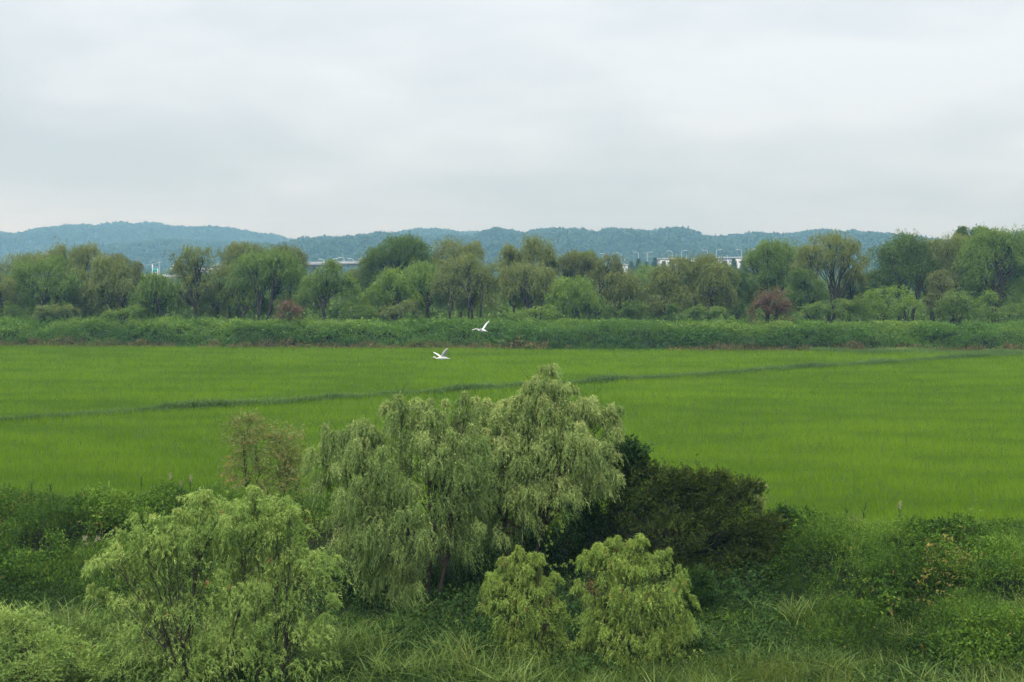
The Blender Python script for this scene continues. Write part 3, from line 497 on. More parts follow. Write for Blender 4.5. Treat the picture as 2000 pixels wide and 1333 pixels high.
crown_tree('bush', 'bush', 'huge dark olive bush right of the tall willows', 1340, [
    (1290, 945, 36, 26, .3), (1345, 955, 40, 26, .2), (1405, 955, 38, 26, .3), (1460, 968, 30, 24, .3), (1345, 1000, 60, 48, 0), (1250, 950, 56, 46, .4), (1310, 972, 60, 48, .2), (1380, 975, 56, 46, .2), (1440, 995, 48, 44, .3), (1500, 1050, 40, 44, .2), (1490, 1110, 50, 50, 0), (1200, 1120, 60, 60, 0), (1225, 1020, 60, 56, 0), (1310, 1060, 72, 60, -.4), (1400, 1060, 66, 58, -.3), (1465, 1060, 46, 52, 0), (1260, 1110, 60, 50, 0), (1430, 1120, 60, 44, -.2), (1350, 1130, 60, 44, -.2), (1400, 1165, 56, 40, -1), (1480, 1165, 60, 44, -1), (1320, 1180, 50, 36, -1.5), (1440, 1200, 60, 30, -2)], 48, WIL['thorn'],
    ncl=24, nst=20, nlf=12, leaf=(.10, .036), strand=.45, trunk_r=.14, dead=0, **BU)
crown_tree('bush', 'bush', 'dark green creeper-covered bush at the right flank of the tallest willow', 1205, [
    (1225, 895, 34, 30, .2), (1205, 910, 40, 34, .2), (1190, 950, 40, 46, 0), (1240, 930, 34, 34, .3), (1170, 1010, 50, 60, 0), (1130, 1060, 60, 60, 0), (1050, 1100, 60, 50, .2), (1160, 1100, 50, 46, 0)], 48.5, WIL['deep'],
    ncl=22, nst=18, nlf=10, leaf=(.11, .06), strand=.40, trunk_r=.10, **BU)
crown_tree('bush', 'bush', 'undergrowth bush, widened and darkened to deepen the shade beneath the tall weeping willows', 880, [  # undergrowth; extra lobes and near-black leaf colour stand in for deep shade
    (880, 1160, 60, 50, 0), (960, 1130, 50, 50, 0), (820, 1190, 60, 44, -1), (930, 1205, 60, 36, -1), (740, 1200, 54, 40, -1), (680, 1180, 44, 44, -.5), (650, 1130, 30, 50, 0), (990, 1190, 50, 40, -1.5), (880, 1225, 60, 26, -2), (780, 1235, 60, 26, -2)], 46.5, WIL['deep'],
    ncl=22, nst=16, nlf=10, leaf=(.11, .05), strand=.40, trunk_r=.08, **BU)
crown_tree('bush', 'bush', 'rounded dark green bush on the bank crest right of the olive bush', 1540, [
    (1535, 1030, 34, 40, 0), (1520, 1060, 30, 36, 0), (1560, 1065, 28, 34, 0)], 51.5, WIL['deep'],
    ncl=22, nst=22, nlf=11, leaf=(.10, .03), strand=.42, trunk_r=.05, tshift=.12, **BU)
crown_tree('bush', 'bush', 'small dark green bush right beside the larger lime willow', 1362, [
    (1358, 1140, 32, 30, 0), (1370, 1180, 34, 34, 0), (1345, 1190, 26, 30, 0)], 43, WIL['deep'],
    ncl=20, nst=22, nlf=11, leaf=(.085, .032), strand=.34, trunk_r=.04, tshift=.1, **BU)

# ---------------------------------------------------------------- foreground grass, reeds and plumes
GRS = leaf_mat('tall_grass_blade', [(0, (0.041, 0.074, 0.014)), (.4, (0.102, 0.161, 0.033)), (.75, (0.195, 0.262, 0.075)), (.9, (0.271, 0.286, 0.102)), (1, (0.406, 0.298, 0.118))], nscale=.6, namp=.3, transl=.25, spec=.06)
YGR = leaf_mat('yellow_grass_blade', [(0, (0.064, 0.101, 0.018)), (.5, (0.127, 0.181, 0.031)), (.85, (0.205, 0.222, 0.053)), (1, (0.312, 0.234, 0.097))], nscale=.8, namp=.3)
n = 60000; X = R.uniform(-17, 18, n); Y = 33 + 11.5 * R.uniform(size=n) ** .8
dens = smooth(.44, .58, fbm(X * .9, Y * .9, 101)); k = (R.uniform(size=n) < .06 + .94 * dens) & (Y < 42.4 + 1.4 * vnoise(X * .6, Y * 0, 4)) & ~((X > -1.0) & (X < 5.3) & (Y > 37.0))
X, Y = X[k], Y[k]; n = len(X); cl_ = fbm(X * .55, Y * .55, 111)
H = (.50 + .80 * smooth(.3, .7, cl_)) * R.uniform(.6, 1.25, n)
V, G, T = blades(np.stack([X, Y, gz(X, Y) - .05], -1), H, R.uniform(.016, .058, n), R.uniform(.3, 1.4, n), np.clip(.1 + .65 * cl_ + R.normal(0, .17, n), 0, 1), bend=.45, seg=4)
tag(mesh_np('tall_grass', V, G, GRS, T), kind='stuff')
n = 26000; X = np.concatenate([R.normal(6.2, 1.3, n // 2), R.uniform(-3, 17, n - n // 2)]); Y = R.uniform(34.5, 39.6, n); k = (Y < 36.6 + 2.4 * fbm(X * .4, Y * .2, 131)) & (fbm(X * 1.1, Y * 1.1, 133) > .46) & ~((X > -1.0) & (X < 5.0) & (Y > 38.1)); X, Y = X[k], Y[k]; n = len(X)
V, G, T = blades(np.stack([X, Y, gz(X, Y) - .05], -1), R.uniform(.4, 1.15, n), R.uniform(.010, .026, n), R.uniform(.15, .8, n), np.clip(.15 + .6 * fbm(X * .8, Y * .8, 141) + R.normal(0, .15, n), 0, 1), bend=.4, seg=3)
tag(mesh_np('yellow_grass', V, G, YGR, T), kind='stuff')
PLUME = plain_mat('seed_plume', (.30, .24, .17), (.45, .38, .28), 8, .9)
def reed(px, py, Y, hpx, label, name='reed', mat=WIL['deep'], nb=16, plume=True, group='reeds on the near bank', wide=.03, bl=.55, lean=0.0):
    top = at(px, py, Y); b = np.array([top[0] - lean, Y, float(gz(top[0], Y)) + .2]); h = top[2] - b[2]
    root = empty(name, tuple(b), label, 'reed', group)
    P = bez(np.zeros(3), np.array([0, 0, h * .6]), np.array([lean, 0, h]), 7); V, Q = tubes([(P, np.linspace(.012, .005, 7))], 5); mesh_np('stem', V, [Q], WIL['grey'], np.full(len(Q), .5), parent=root)
    s = R.uniform(.25, .97, nb); pts = np.stack([lean * s * s, 0 * s, h * s], -1)
    V, G, T = blades(pts, bl * R.uniform(.6, 1.1, nb), np.full(nb, wide), R.uniform(.5, 1.2, nb), R.uniform(.2, .8, nb), bend=.5, seg=4)
    mesh_np('leaves', V, G, mat, T, parent=root)
    if plume:
        m = 90; s = R.uniform(0, 1, m); p = np.array([lean, 0, h]) + np.stack([R.normal(0, .02, m), R.normal(0, .02, m), s * .32 - .08], -1)
        V, Q = leaf_arrays(p, R.normal(0, .5, (m, 3)) + np.array([.3, 0, .6]), np.full(m, .10), np.full(m, .012)); mesh_np('plume', V, [Q], PLUME, parent=root)
RD = [(66, 942, 60), (98, 950, 60.3), (277, 934, 59.6), (332, 935, 59.2), (372, 940, 58.8), (352, 950, 59.3), (300, 955, 59.5), (415, 945, 58.2), (246, 965, 59.8), (1652, 995, 53.2), (1690, 988, 53.0), (1757, 992, 52.6), (1780, 1010, 52.5), (1865, 1008, 52.2), (1892, 1012, 52.0)]
wh = ['leftmost reed against the paddy', 'second reed from the left edge', 'tall reed with bent yellowing leaf, left of the half-bare willow', 'plumed reed in the middle of the left reed group', 'thin plumed reed nearest the half-bare willow but one', 'short reed behind the plumed ones', 'short leafy reed between the two tallest on the left', 'reed at the foot of the half-bare willow', 'short broad-leaved reed left of the tallest reed', 'first grey reed right of the dark bush on the crest', 'second grey reed right of the dark bush on the crest', 'lone tall pale reed against the paddy on the right', 'short pale reed beside the lone tall one on the right', 'bent reed over the tan tussock on the right', 'seed-tipped reed above the tan tussock, rightmost']
for (a, b, Y), l_ in zip(RD, wh): reed(a, b, Y, 0, l_, lean=R.uniform(-.15, .2), plume=(l_.find('plume') >= 0 or a == 1757))
def tussock(px, py, Y, label, mat, n=420, h=.9, w=.014, plumes=0, lean=(.4, 1.3), group='grass tussocks on the near bank'):
    top = at(px, py, Y); b = np.array([top[0], Y, max(top[2] - h * .75, float(gz(top[0], Y)))]); root = empty('grass_tussock', tuple(b), label, 'grass tussock', group)
    P = np.stack([R.normal(0, .10, n), R.normal(0, .10, n), R.uniform(-.3, 0, n)], -1)
    V, G, T = blades(P, h * R.uniform(.6, 1.2, n), R.uniform(.6, 1.3, n) * w, R.uniform(lean[0], lean[1], n), R.uniform(.2, 1, n), bend=.5, seg=4); mesh_np('blades', V, G, mat, T, parent=root)
    for k in range(plumes):
        q = np.array([R.normal(0, .22), R.normal(0, .1), h * R.uniform(.8, 1.15)]); m = 45; s = R.uniform(0, 1, m)
        tip = q + np.array([.15, 0, .05]); pc = q + (tip - q) * s[:, None] + np.stack([0 * s, 0 * s, np.sin(s * 3.1) * .08], -1) + R.normal(0, .02, (m, 3))
        V1, Q1 = leaf_arrays(pc, R.normal(0, .5, (m, 3)) + np.array([.5, 0, .3]), np.full(m, .12), np.full(m, .012)); V2, Q2 = tubes([(bez(np.zeros(3), q * np.array([.3, .3, .7]), q, 6), np.linspace(.008, .004, 6))], 4)
        mesh_np('plume', np.concatenate([V1, V2]), [np.concatenate([Q1, Q2 + len(V1)])], PLUME, parent=root)
DRYG = leaf_mat('dry_grass_blade', [(0, (.10, .09, .04)), (.5, (.19, .17, .08)), (1, (.30, .25, .13))], nscale=1)
tussock(1590, 1010, 51.5, 'arching green tussock just right of the dark round bush', YGR, plumes=0)
tussock(1482, 962, 51.8, 'silvery plumed grass clump above the right end of the olive bush', GRS, h=.75, plumes=4, lean=(.2, .8))
tussock(1665, 1000, 52.3, 'yellowish tussock midway along the right bank crest', DRYG, n=300, h=.8)
tussock(1850, 1030, 51.5, 'broad tan tussock on the crest near the right edge', DRYG, n=520, h=.85)
tussock(1900, 1035, 51.3, 'second tan tussock, right of the broad one', DRYG, n=400, h=.8)
tussock(1960, 1060, 50.5, 'green tussock at the right edge of the bank', YGR, n=350, h=.7)
tussock(165, 1090, 50, 'tan seeding tussock on the left slope above the corner shrub', DRYG, n=360, h=.9, plumes=3, w=.012)
tussock(1062, 1275, 39.5, 'tan tussock with upright seed heads between the two lime willows', GRS, n=260, h=.7, plumes=4)
tussock(300, 975, 57.5, 'dark spiky tussock among the left reeds', GRS, n=260, h=.8)

# climbing vine with heart leaves hanging at the dark gap
root = empty('climbing_vine', tuple(at(1070, 1120, 45.6)), 'hanging vine of bright heart-shaped leaves in the dark gap right of the tallest willow', 'vine')
rb_ = np.array(root.location); pts = []
for chain in ([(1040, 1005), (1066, 1025), (1074, 1050), (1068, 1075), (1060, 1098)], [(1060, 1098), (1078, 1108), (1105, 1104), (1120, 1098)], [(1075, 1000), (1095, 1015), (1100, 1040)]):
    q = np.array([at(a, b, 45.3) for a, b in chain]); s = np.linspace(0, len(q) - 1, 14); i = np.minimum(s.astype(int), len(q) - 2); f = (s - i)[:, None]; pts.append(q[i] * (1 - f) + q[i + 1] * f + R.normal(0, .02, (14, 3)))
V, Q = tubes([(p - rb_, np.full(len(p), .006)) for p in pts], 4); mesh_np('stem', V, [Q], TWIG, parent=root)
P = np.concatenate(pts) + R.normal(0, .04, (42, 3)); m = len(P); hv = []
for p in P:
    a = R.uniform(-.5, .5); c, s_ = math.cos(a), math.sin(a); sc = R.uniform(.06, .11); sh = [(0, .1), (-.5, .35), (-.62, -.05), (-.3, -.55), (0, -1), (.3, -.55), (.62, -.05), (.5, .35)]
    hv += [p - rb_ + sc * np.array([x * c - z_ * s_, -.25 * z_ + .1, x * s_ + z_ * c]) for x, z_ in sh]
mesh_np('leaves', np.array(hv), [np.arange(m * 8).reshape(m, 8)], WIL['bright'], np.full(m, .8), parent=root)

# ---------------------------------------------------------------- far away: wood, road bank, conifers, buildings, bridge, hills
def interp(pts, x): return np.interp(x, [p[0] for p in pts], [p[1] for p in pts])
# wood in the mist behind the willows
P = []; D = []; T = []; Lh = []
for k in range(330):
    Y = R.uniform(222, 260) if k < 190 else R.uniform(300, 620)
    X = R.uniform(-1, 1) * Y * .43; h = R.uniform(2.8, 5.0) if Y < 280 else R.uniform(3.5, 6.5); r = R.uniform(3.5, 6.5) * (1 if Y < 280 else 1.4)
    m = 2600 if Y < 280 else 1500; d = unit(R.normal(size=(m, 3))); d[:, 2] = np.abs(d[:, 2]); rr = R.uniform(.55, 1, (m, 1)) ** .5
    bump = 1 + .25 * np.sin(d[:, :1] * 7 + k) * np.cos(d[:, 2:] * 6 + k)
    P.append(np.array([X, Y, .6]) + d * rr * bump * np.array([r, r, h])); D.append(d * .5 + R.normal(0, .6, (m, 3)) - np.array([0, 0, .3])); T.append(np.clip(R.uniform(0, .4) + .25 * d[:, 2] + R.normal(0, .12, m), 0, .93)); Lh.append(np.full(m, .8 if Y < 280 else 1.5))
P = np.concatenate(P); D = np.concatenate(D); T = np.concatenate(T); Lh = np.concatenate(Lh)
V, Q = leaf_arrays(P, D, Lh, Lh * .4); tag(mesh_np('distant_wood', V, [Q], WIL['mid'], T), kind='stuff')

# road embankment
FY = 700.0
ex = np.linspace(-420, 420, 60); prof = [(-26, 0), (-9, 6.6), (9, 6.6), (26, 0)]
EV = np.array([[x, FY + a, b] for a, b in prof for x in ex]); ii = np.arange(len(EV)).reshape(4, -1)
GRASSY = plain_mat('far_grass', (.05, .09, .03), (.09, .14, .05), .1, 1)
tag(mesh_np('road_embankment', EV, [np.stack([ii[:-1, :-1], ii[:-1, 1:], ii[1:, 1:], ii[1:, :-1]], -1).reshape(-1, 4)], GRASSY), kind='structure')
n = 26000; X = R.uniform(-310, 310, n); u_ = R.uniform(-24, -7, n); zt = np.interp(u_, [-26, -9, 9], [0, 6.6, 6.6])
V, Q = leaf_arrays(np.stack([X, FY + u_, zt + R.uniform(0, 1.6, n) * fbm(X * .08, u_ * .1, 7)], -1), R.normal(0, 1, (n, 3)) + np.array([0, -.5, 1]), R.uniform(.8, 2.0, n), R.uniform(.4, .9, n)); tag(mesh_np('roadside_scrub', V, [Q], WIL['mid'], np.clip(R.normal(.4, .2, n), 0, .9)), kind='stuff')

# conifers along the road
def conifer_mesh(h, r, seed):
    m = 3600; s = R.uniform(0, 1, m) ** 1.35; a = R.uniform(0, 6.283, m); q = 1.55 * r * (1 - s) ** 1.05 * (.75 + .35 * np.sin(a * 3 + s * 20 + seed)) * R.uniform(.5, 1.05, m)
    P = np.stack([q * np.cos(a), q * np.sin(a), .6 + s * (h - .6)], -1)
    return leaf_arrays(P, np.stack([np.cos(a), np.sin(a), -.25 + 0 * a], -1) + R.normal(0, .3, (m, 3)), R.uniform(.6, 1.2, m), R.uniform(.25, .5, m))
CONL = {1233: 'leftmost of the row, short and bushy', 1247: 'second of the row, tall and pointed', 1262: 'third of the row, small and thin', 1279: 'fourth of the row, tallest left of the buildings', 1296: 'at the left end of the first white building', 1312: 'before the white windows of the first building', 1330: 'left one before the first building\'s grey middle', 1346: 'right one before the first building\'s grey middle', 1362: 'before the right part of the first building', 1398: 'in the gap between the two buildings', 1416: 'at the left part of the second building', 1433: 'at the white panel of the second building', 1451: 'rightmost of the row, by the big willow'}
for (px, ty, by, rpx) in ((1233, 511, 532, 7), (1247, 505, 531, 8), (1262, 512, 531, 6), (1279, 504, 531, 9), (1296, 511, 532, 9), (1312, 508, 531, 7), (1330, 508, 530, 6), (1346, 505, 530, 7), (1362, 510, 530, 8), (1398, 508, 530, 7), (1416, 510, 530, 8), (1433, 506, 530, 9), (1451, 510, 530, 7)):
    Yc = FY - 11; b = at(px, by, Yc); b[2] = 5.6; h = at(px, ty, Yc)[2] - b[2]; r = rpx / F * Yc
    root = empty('conifer_tree', tuple(b), 'narrow dark conifer on the far road, ' + CONL[px], 'conifer', 'conifers along the far road' if px < 1285 else 'conifers before the far buildings')
    V, Q = tubes([(np.array([[0, 0, -.3], [0, 0, h * .5], [0, 0, h * .9]]), np.array([.16, .1, .03]))], 5); mesh_np('trunk', V, [Q], BARK, parent=root)
    V, Q = conifer_mesh(h, r, px); mesh_np('crown', V, [Q], WIL['dark'], R.uniform(.1, .8, len(Q)), parent=root)

def box(x0, x1, y0, y1, z0, z1):
    v = np.array([[x, y, z_] for x in (x0, x1) for y in (y0, y1) for z_ in (z0, z1)], float)
    f = np.array([[0, 1, 3, 2], [4, 6, 7, 5], [0, 4, 5, 1], [2, 3, 7, 6], [0, 2, 6, 4], [1, 5, 7, 3]]); return v, f
def boxes(name, bs, mat, parent=None):
    VV = []; FF = []; b0 = 0
    for b in bs: v, f = box(*b); VV.append(v); FF.append(f + b0); b0 += 8
    return mesh_np(name, np.concatenate(VV), [np.concatenate(FF)], mat, parent=parent)
WHITE = plain_mat('white_cladding', (.46, .47, .48), (.56, .56, .56), .2, .6)
PGREY = plain_mat('pale_grey_cladding', (.36, .37, .40), (.46, .46, .48), .2, .6)
PANE = plain_mat('window_pane', (.08, .11, .14), (.12, .15, .18), .3, .25, .6)
TEAL = plain_mat('sign_panel', (.02, .30, .30), (.03, .36, .34), .5, .5)
ROOF = plain_mat('roof_sheet', (.34, .36, .38), (.42, .44, .45), .3, .6)
BY = 800.0
def warehouse(px0, px1, pyt, label, panels, roof_over=0.4):
    a = at(px0, pyt, BY); b = at(px1, pyt, BY); zt = a[2]; root = empty('warehouse', ((a[0] + b[0]) / 2, BY, 0), label, 'building', None)
    w = (b[0] - a[0]) / 2; boxes('wall', [(-w, w, 0, 18, 0, zt)], PGREY, root)
    boxes('roof', [(-w - .5, w + .5, -.6, 18.6, zt + .003, zt + .8)], ROOF, root)
    for (u0, u1) in panels:
        x0 = -w + 2 * w * u0; x1 = -w + 2 * w * u1; pn = boxes('wall_panel', [(x0, x1, -.35, -.003, 2, zt - .25)], WHITE, root)
        k = max(2, int((x1 - x0) / 3.2))
        for i in range(k): boxes('window', [(x0 + (i + .25) * (x1 - x0) / k, x0 + (i + .7) * (x1 - x0) / k, -.5, -.353, zt - 2.6, zt - 1.5)], PANE, pn)
    m_ = [(-w + 2 * w * (i + .3) / 9, -w + 2 * w * (i + .7) / 9, -.2, -.003, zt - 2.4, zt - 1.4) for i in range(9) if not any(p0 - .04 < (i + .5) / 9 < p1 + .04 for p0, p1 in panels)]
    for w_ in m_: boxes('window', [w_], PANE, root)
warehouse(1289, 1394, 507, 'long low building with white end and grey middle, left of the two behind the conifers', [(0.0, .22), (.55, .82)])
warehouse(1402, 1463, 505, 'long low pale building, right of the two behind the conifers', [(.52, .78)])
warehouse(1214, 1226, 519, 'tiny white shed left of the conifer row', [(0.0, 1.0)])
root = None
# white building on the left hill
a = at(98, 494, 1000); root = empty('hill_building', (a[0], 1000, 0), 'white building just showing above the leftmost willows', 'building')
boxes('wall', [(-3.4, 3.4, 0, 9, 0, a[2] + .5)], WHITE, root); boxes('roof', [(-3.9, 3.9, -.5, 9.5, a[2] + .5, a[2] + 1.2)], ROOF, root); boxes('roof_house', [(-1.0, 1.2, 3, 6, a[2] + 1.2, a[2] + 2.4)], WHITE, root)

# street lamps
def lamp(px, pyt, pyb, Y, side, label, group, z0=None, two=False):
    t = at(px, pyt, Y); zb = z0 if z0 is not None else at(px, pyb, Y)[2]; h = t[2] - zb
    root = empty('street_lamp', (t[0], Y, zb), label, 'street lamp', group); k = Y / 700
    V, Q = tubes([(np.array([[0, 0, 0], [0, 0, h * .5], [0, 0, h]]), np.array([.17, .14, .10]) * k)], 6); mesh_np('pole', V, [Q], METAL, parent=root)
    for s in ((side, -side) if two else (side,)):
        V, Q = tubes([(bez(np.array([0, 0, h - .1]), np.array([s * .8 * k, 0, h + .45]), np.array([s * 2.0 * k, 0, h + .35]), 5), np.full(5, .08) * k)], 5); mesh_np('arm', V, [Q], METAL, parent=root)
        x = s * 2.3 * k; boxes('lamp_head', [(x - .65 * k, x + .65 * k, -.2, .2, h + .22, h + .46)], METAL, root)
LL_ = [(1182, 497, -1), (1197, 496, 1), (1247, 494, -1), (1264, 494, 1), (1313, 492, -1), (1331, 491, 1), (1382, 490.5, -1), (1399, 489.5, 1), (1448, 489, -1), (1467, 488.5, 1)]
nm = ['far left pair above the half-bare tree, left one', 'far left pair above the half-bare tree, right one', 'above the second conifer, arm to the left', 'above the third conifer, arm to the right', 'left lamp over the first white building', 'lamp over the grey middle of the first building', 'lamp above the right part of the first building', 'lamp between the two long buildings', 'lamp above the white panel of the second building', 'last lamp, beside the big willow at the right']
for (a, b, s), l_ in zip(LL_, nm): lamp(a, b, 0, FY, s, 'pale street lamp on the far road, ' + l_, 'street lamps on the far road', z0=6.6)
for a, b in ((1213, 498), (1341, 501), (1421, 501), (1220, 508), (1463, 500)):
    t = at(a, b, FY + 5); root = empty('pole', (t[0], FY + 5, 6.6), 'thin bare pole beside the far road, ' + {1213: 'right of the leftmost lamp pair', 1341: 'short and bright before the first white building', 1421: 'before the second white building', 1220: 'shortest one, by the tiny shed', 1463: 'by the last lamp on the right'}[a], 'pole', 'bare poles by the far road')
    V, Q = tubes([(np.array([[0, 0, 0], [0, 0, (t[2] - 6.6) * .5], [0, 0, t[2] - 6.6]]), np.array([.16, .13, .10]))], 6); mesh_np('shaft', V, [Q], METAL, parent=root); boxes('cap', [(-.25, .25, -.2, .2, t[2] - 6.6, t[2] - 6.3)], METAL, root)

# elevated road (bridge) from the left gap to the tall dark willow
VY = 620.0
a = at(590, 521, VY); b = at(760, 517, VY); zt0 = at(590, 514, VY)[2]; zt1 = at(760, 510.5, VY)[2]
root = empty('highway_bridge', (0, VY, 0), 'pale concrete elevated road crossing below the hills, left of centre', 'bridge')
xe0, xe1 = a[0] - 40, b[0] + 30
sl_ = (zt1 - zt0) / (b[0] - a[0])
def slab(name, dz0, dz1, y0, y1, mat):
    v, f = box(xe0, xe1, y0, y1, 0, 0); top = lambda x: zt0 + sl_ * (x - a[0])
    v = np.array([[x, y, top(x) + (dz1 if k % 2 else dz0)] for k, (x, y, _) in enumerate(v)]); return mesh_np(name, v, [f], mat, parent=root)
slab('deck', -1.05, -.75, -5.5, 5.5, CONC); slab('girder', -1.95, -1.053, -4.3, 4.3, CONC); slab('parapet', -.747, 0, -5.5, -5.2, PGREY); slab('parapet', -.747, 0, 5.2, 5.5, PGREY)
slab('handrail', .25, .38, -5.42, -5.28, METAL)
for px in (560, 612, 664, 716, 768):
    x = at(px, 520, VY)[0]; q = zt0 + sl_ * (x - a[0]) - 1.96; V, Q = tubes([(np.array([[x, 0, -.5], [x, 0, q * .5], [x, 0, q]]), np.array([.9, .9, .9]))], 10); mesh_np('pier', V, [Q], CONC, parent=root); boxes('pier_cap', [(x - 1.1, x + 1.1, -3.8, 3.8, q - .9, q - .003)], CONC, root)
for px, py, s, l_ in ((633, 508, -1, 'leftmost lamp on the elevated road'), (650, 507, 1, 'second lamp on the elevated road, arm to the right'), (672, 505, -1, 'middle lamp on the elevated road'), (690, 507, -1, 'fourth lamp on the elevated road'), (701, 506, 1, 'rightmost lamp on the elevated road')):
    x = at(px, py, VY + 3)[0]; lamp(px, py, 0, VY + 3, s, 'pale street lamp, ' + l_, 'street lamps on the elevated road', z0=zt0 + sl_ * (x - a[0]) - .75)
# road structures in the left gap
root = empty('overpass', (at(360, 530, 560)[0], 560, 0), 'short piece of concrete overpass behind the thin see-through willow', 'bridge')
zz_ = at(360, 524, 560)[2]
boxes('deck', [(-5, 22, -4, 4, zz_ - 2.0, zz_ - 1.2)], CONC, root); boxes('parapet', [(-5, 22, -4, -3.7, zz_ - 1.197, zz_)], PGREY, root); boxes('pier', [(-1, .6, -2, 2, -.5, zz_ - 2.003)], CONC, root); boxes('pier', [(14, 15.6, -2, 2, -.5, zz_ - 2.003)], CONC, root)
root = empty('crash_barrier', (at(310, 540, 500)[0], 500, 0), 'white roadside barrier in the left gap between the willows', 'barrier')
zb_ = at(310, 538.5, 500)[2]
boxes('rail', [(-9, 9, -.2, .2, zb_ - .6, zb_)], WHITE, root); boxes('upper_rail', [(-3, 7, -.15, .15, zb_ + .003, zb_ + .35)], WHITE, root); boxes('road_bed', [(-14, 14, -1, 9, -.5, zb_ - 1.0)], GRASSY, root)
for x in np.linspace(-8.5, 8.3, 9): boxes('post', [(x, x + .2, -.1, .1, zb_ - 1.0, zb_ - .603)], METAL, root)
gx, GY = at(296, 530, 505)[0], 505
root = empty('sign_gantry', (gx, GY, zb_ - 1.0), 'teal road sign on white posts in the left gap', 'road sign'); h1 = at(290, 517, GY)[2] - (zb_ - 1)
x0 = at(290, 0, GY)[0] - gx; x1 = at(300.5, 0, GY)[0] - gx; hs = at(296, 525, GY)[2] - (zb_ - 1); hb = at(296, 531, GY)[2] - (zb_ - 1)
boxes('post', [(x0 - .13, x0 + .13, -.12, .12, 0, h1)], METAL, root); boxes('post', [(x1 - .13, x1 + .13, -.12, .12, 0, hs)], METAL, root); boxes('sign_board', [(x0 + .14, x1 - .14, -.08, .08, hb, hs)], TEAL, root)
for px, py, l_ in ((272, 516, 'at its left beside the brown-topped willow'), (311, 511, 'tallest, right of the teal sign'), (304, 530, 'short, just right of the teal sign'), (339, 517, 'at its right by the overpass')):
    t = at(px, py, 508); root = empty('utility_pole', (t[0], 508, zb_ - 1.0), 'thin white pole in the left gap, ' + l_, 'pole', 'poles in the left gap'); h = t[2] - zb_ + 1.0
    V, Q = tubes([(np.array([[0, 0, 0], [0, 0, h * .5], [0, 0, h]]), np.array([.13, .11, .08]))], 6); mesh_np('shaft', V, [Q], METAL, parent=root); boxes('crossarm', [(-.7, .7, -.06, .06, h - .5, h - .38)], METAL, root)
# cable between the poles
pa, pb, pc_ = at(272, 518, 508), at(290, 518, 508), at(311, 513, 508)
V, Q = tubes([(bez(pa, (pa + pb) / 2 - np.array([0, 0, .1]), pb, 6), np.full(6, .05)), (bez(pb, (pb + pc_) / 2 - np.array([0, 0, .1]), pc_, 6), np.full(6, .05))], 4)
tag(mesh_np('overhead_cable', V, [Q], METAL), 'thin pale cable strung between the poles in the left gap', 'cable')

# hills: wooded ridges
HM = plain_mat('hill_ground', (.020, .045, .016), (.035, .065, .024), .01, 1)
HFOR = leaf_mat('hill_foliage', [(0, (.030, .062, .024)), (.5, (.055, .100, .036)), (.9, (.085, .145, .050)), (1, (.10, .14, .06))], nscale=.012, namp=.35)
def ridge(pts, Yr, back, x0, x1, name, ncan, rmin, rmax, seed, front=330):
    xsr = np.linspace(x0, x1, 150)
    def top(X, Yd=Yr):
        pxx = CX + X / Yr * F; q_ = interp(pts, pxx); return EYE + (HOR - (q_ + .30 * (q_ - 457) * (q_ < 480) * (name == 'hill'))) / F * Yr
    def surf(X, v):    # v 0 foot in front .. 1 crest .. beyond
        T_ = top(X) - .85 * rmax
        prof = np.where(v < 1, np.sin(np.clip(v, 0, 1) * math.pi / 2) ** .9, 1 - (v - 1) * .4)
        bumps = 10 * (fbm(X / 90, v * 4, seed, 4) - .5) * np.sin(np.clip(v, 0, 1) * math.pi) * 2
        gull = 7 * (np.abs(vnoise(X / 55, v * 1.2, seed + 3) - .5)) * np.sin(np.clip(v, 0, 1) * math.pi)
        return np.maximum(T_ * prof + (bumps - gull) * T_ / 60, -1.5)
    vs = np.linspace(0, 1.5, 28); XR, VR = np.meshgrid(xsr, vs); ZR = surf(XR, VR); YR = Yr - front + VR * front
    iR = np.arange(XR.size).reshape(XR.shape)
    tag(mesh_np(name, np.stack([XR, YR, ZR - .5 * (VR == 0)], -1).reshape(-1, 3), [np.stack([iR[:-1, :-1], iR[:-1, 1:], iR[1:, 1:], iR[1:, :-1]], -1).reshape(-1, 4)], HM, smooth_=True), kind='structure')
    X = R.uniform(x0, x1, ncan); v = R.uniform(.0, 1.06, ncan); v[:ncan // 7] = R.uniform(.97, 1.03, ncan // 7)
    Z = surf(X, v); Y = Yr - front + v * front; r = R.uniform(rmin, rmax, ncan) * (.75 + .5 * vnoise(X / 40, v * 8, seed + 7)); m = 60
    d = unit(R.normal(size=(ncan, m, 3))); d[..., 2] = np.abs(d[..., 2]); d[..., 1] = np.where(R.uniform(size=(ncan, m)) < .55, -np.abs(d[..., 1]), d[..., 1])
    P = np.stack([X, Y, Z], -1)[:, None, :] + d * R.uniform(.75, 1.05, (ncan, m, 1)) * r[:, None, None] * np.array([1, 1, .95])
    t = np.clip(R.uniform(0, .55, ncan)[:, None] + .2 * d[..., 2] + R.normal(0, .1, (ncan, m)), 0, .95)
    tn = np.cross(d, unit(R.normal(size=d.shape))); Dn = unit(tn + d * .25 + R.normal(0, .25, d.shape))
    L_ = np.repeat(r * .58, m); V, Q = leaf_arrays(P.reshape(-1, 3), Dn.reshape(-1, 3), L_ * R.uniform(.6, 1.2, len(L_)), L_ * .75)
    tag(mesh_np(name + '_forest', V, [Q], HFOR, t.ravel()), kind='stuff')
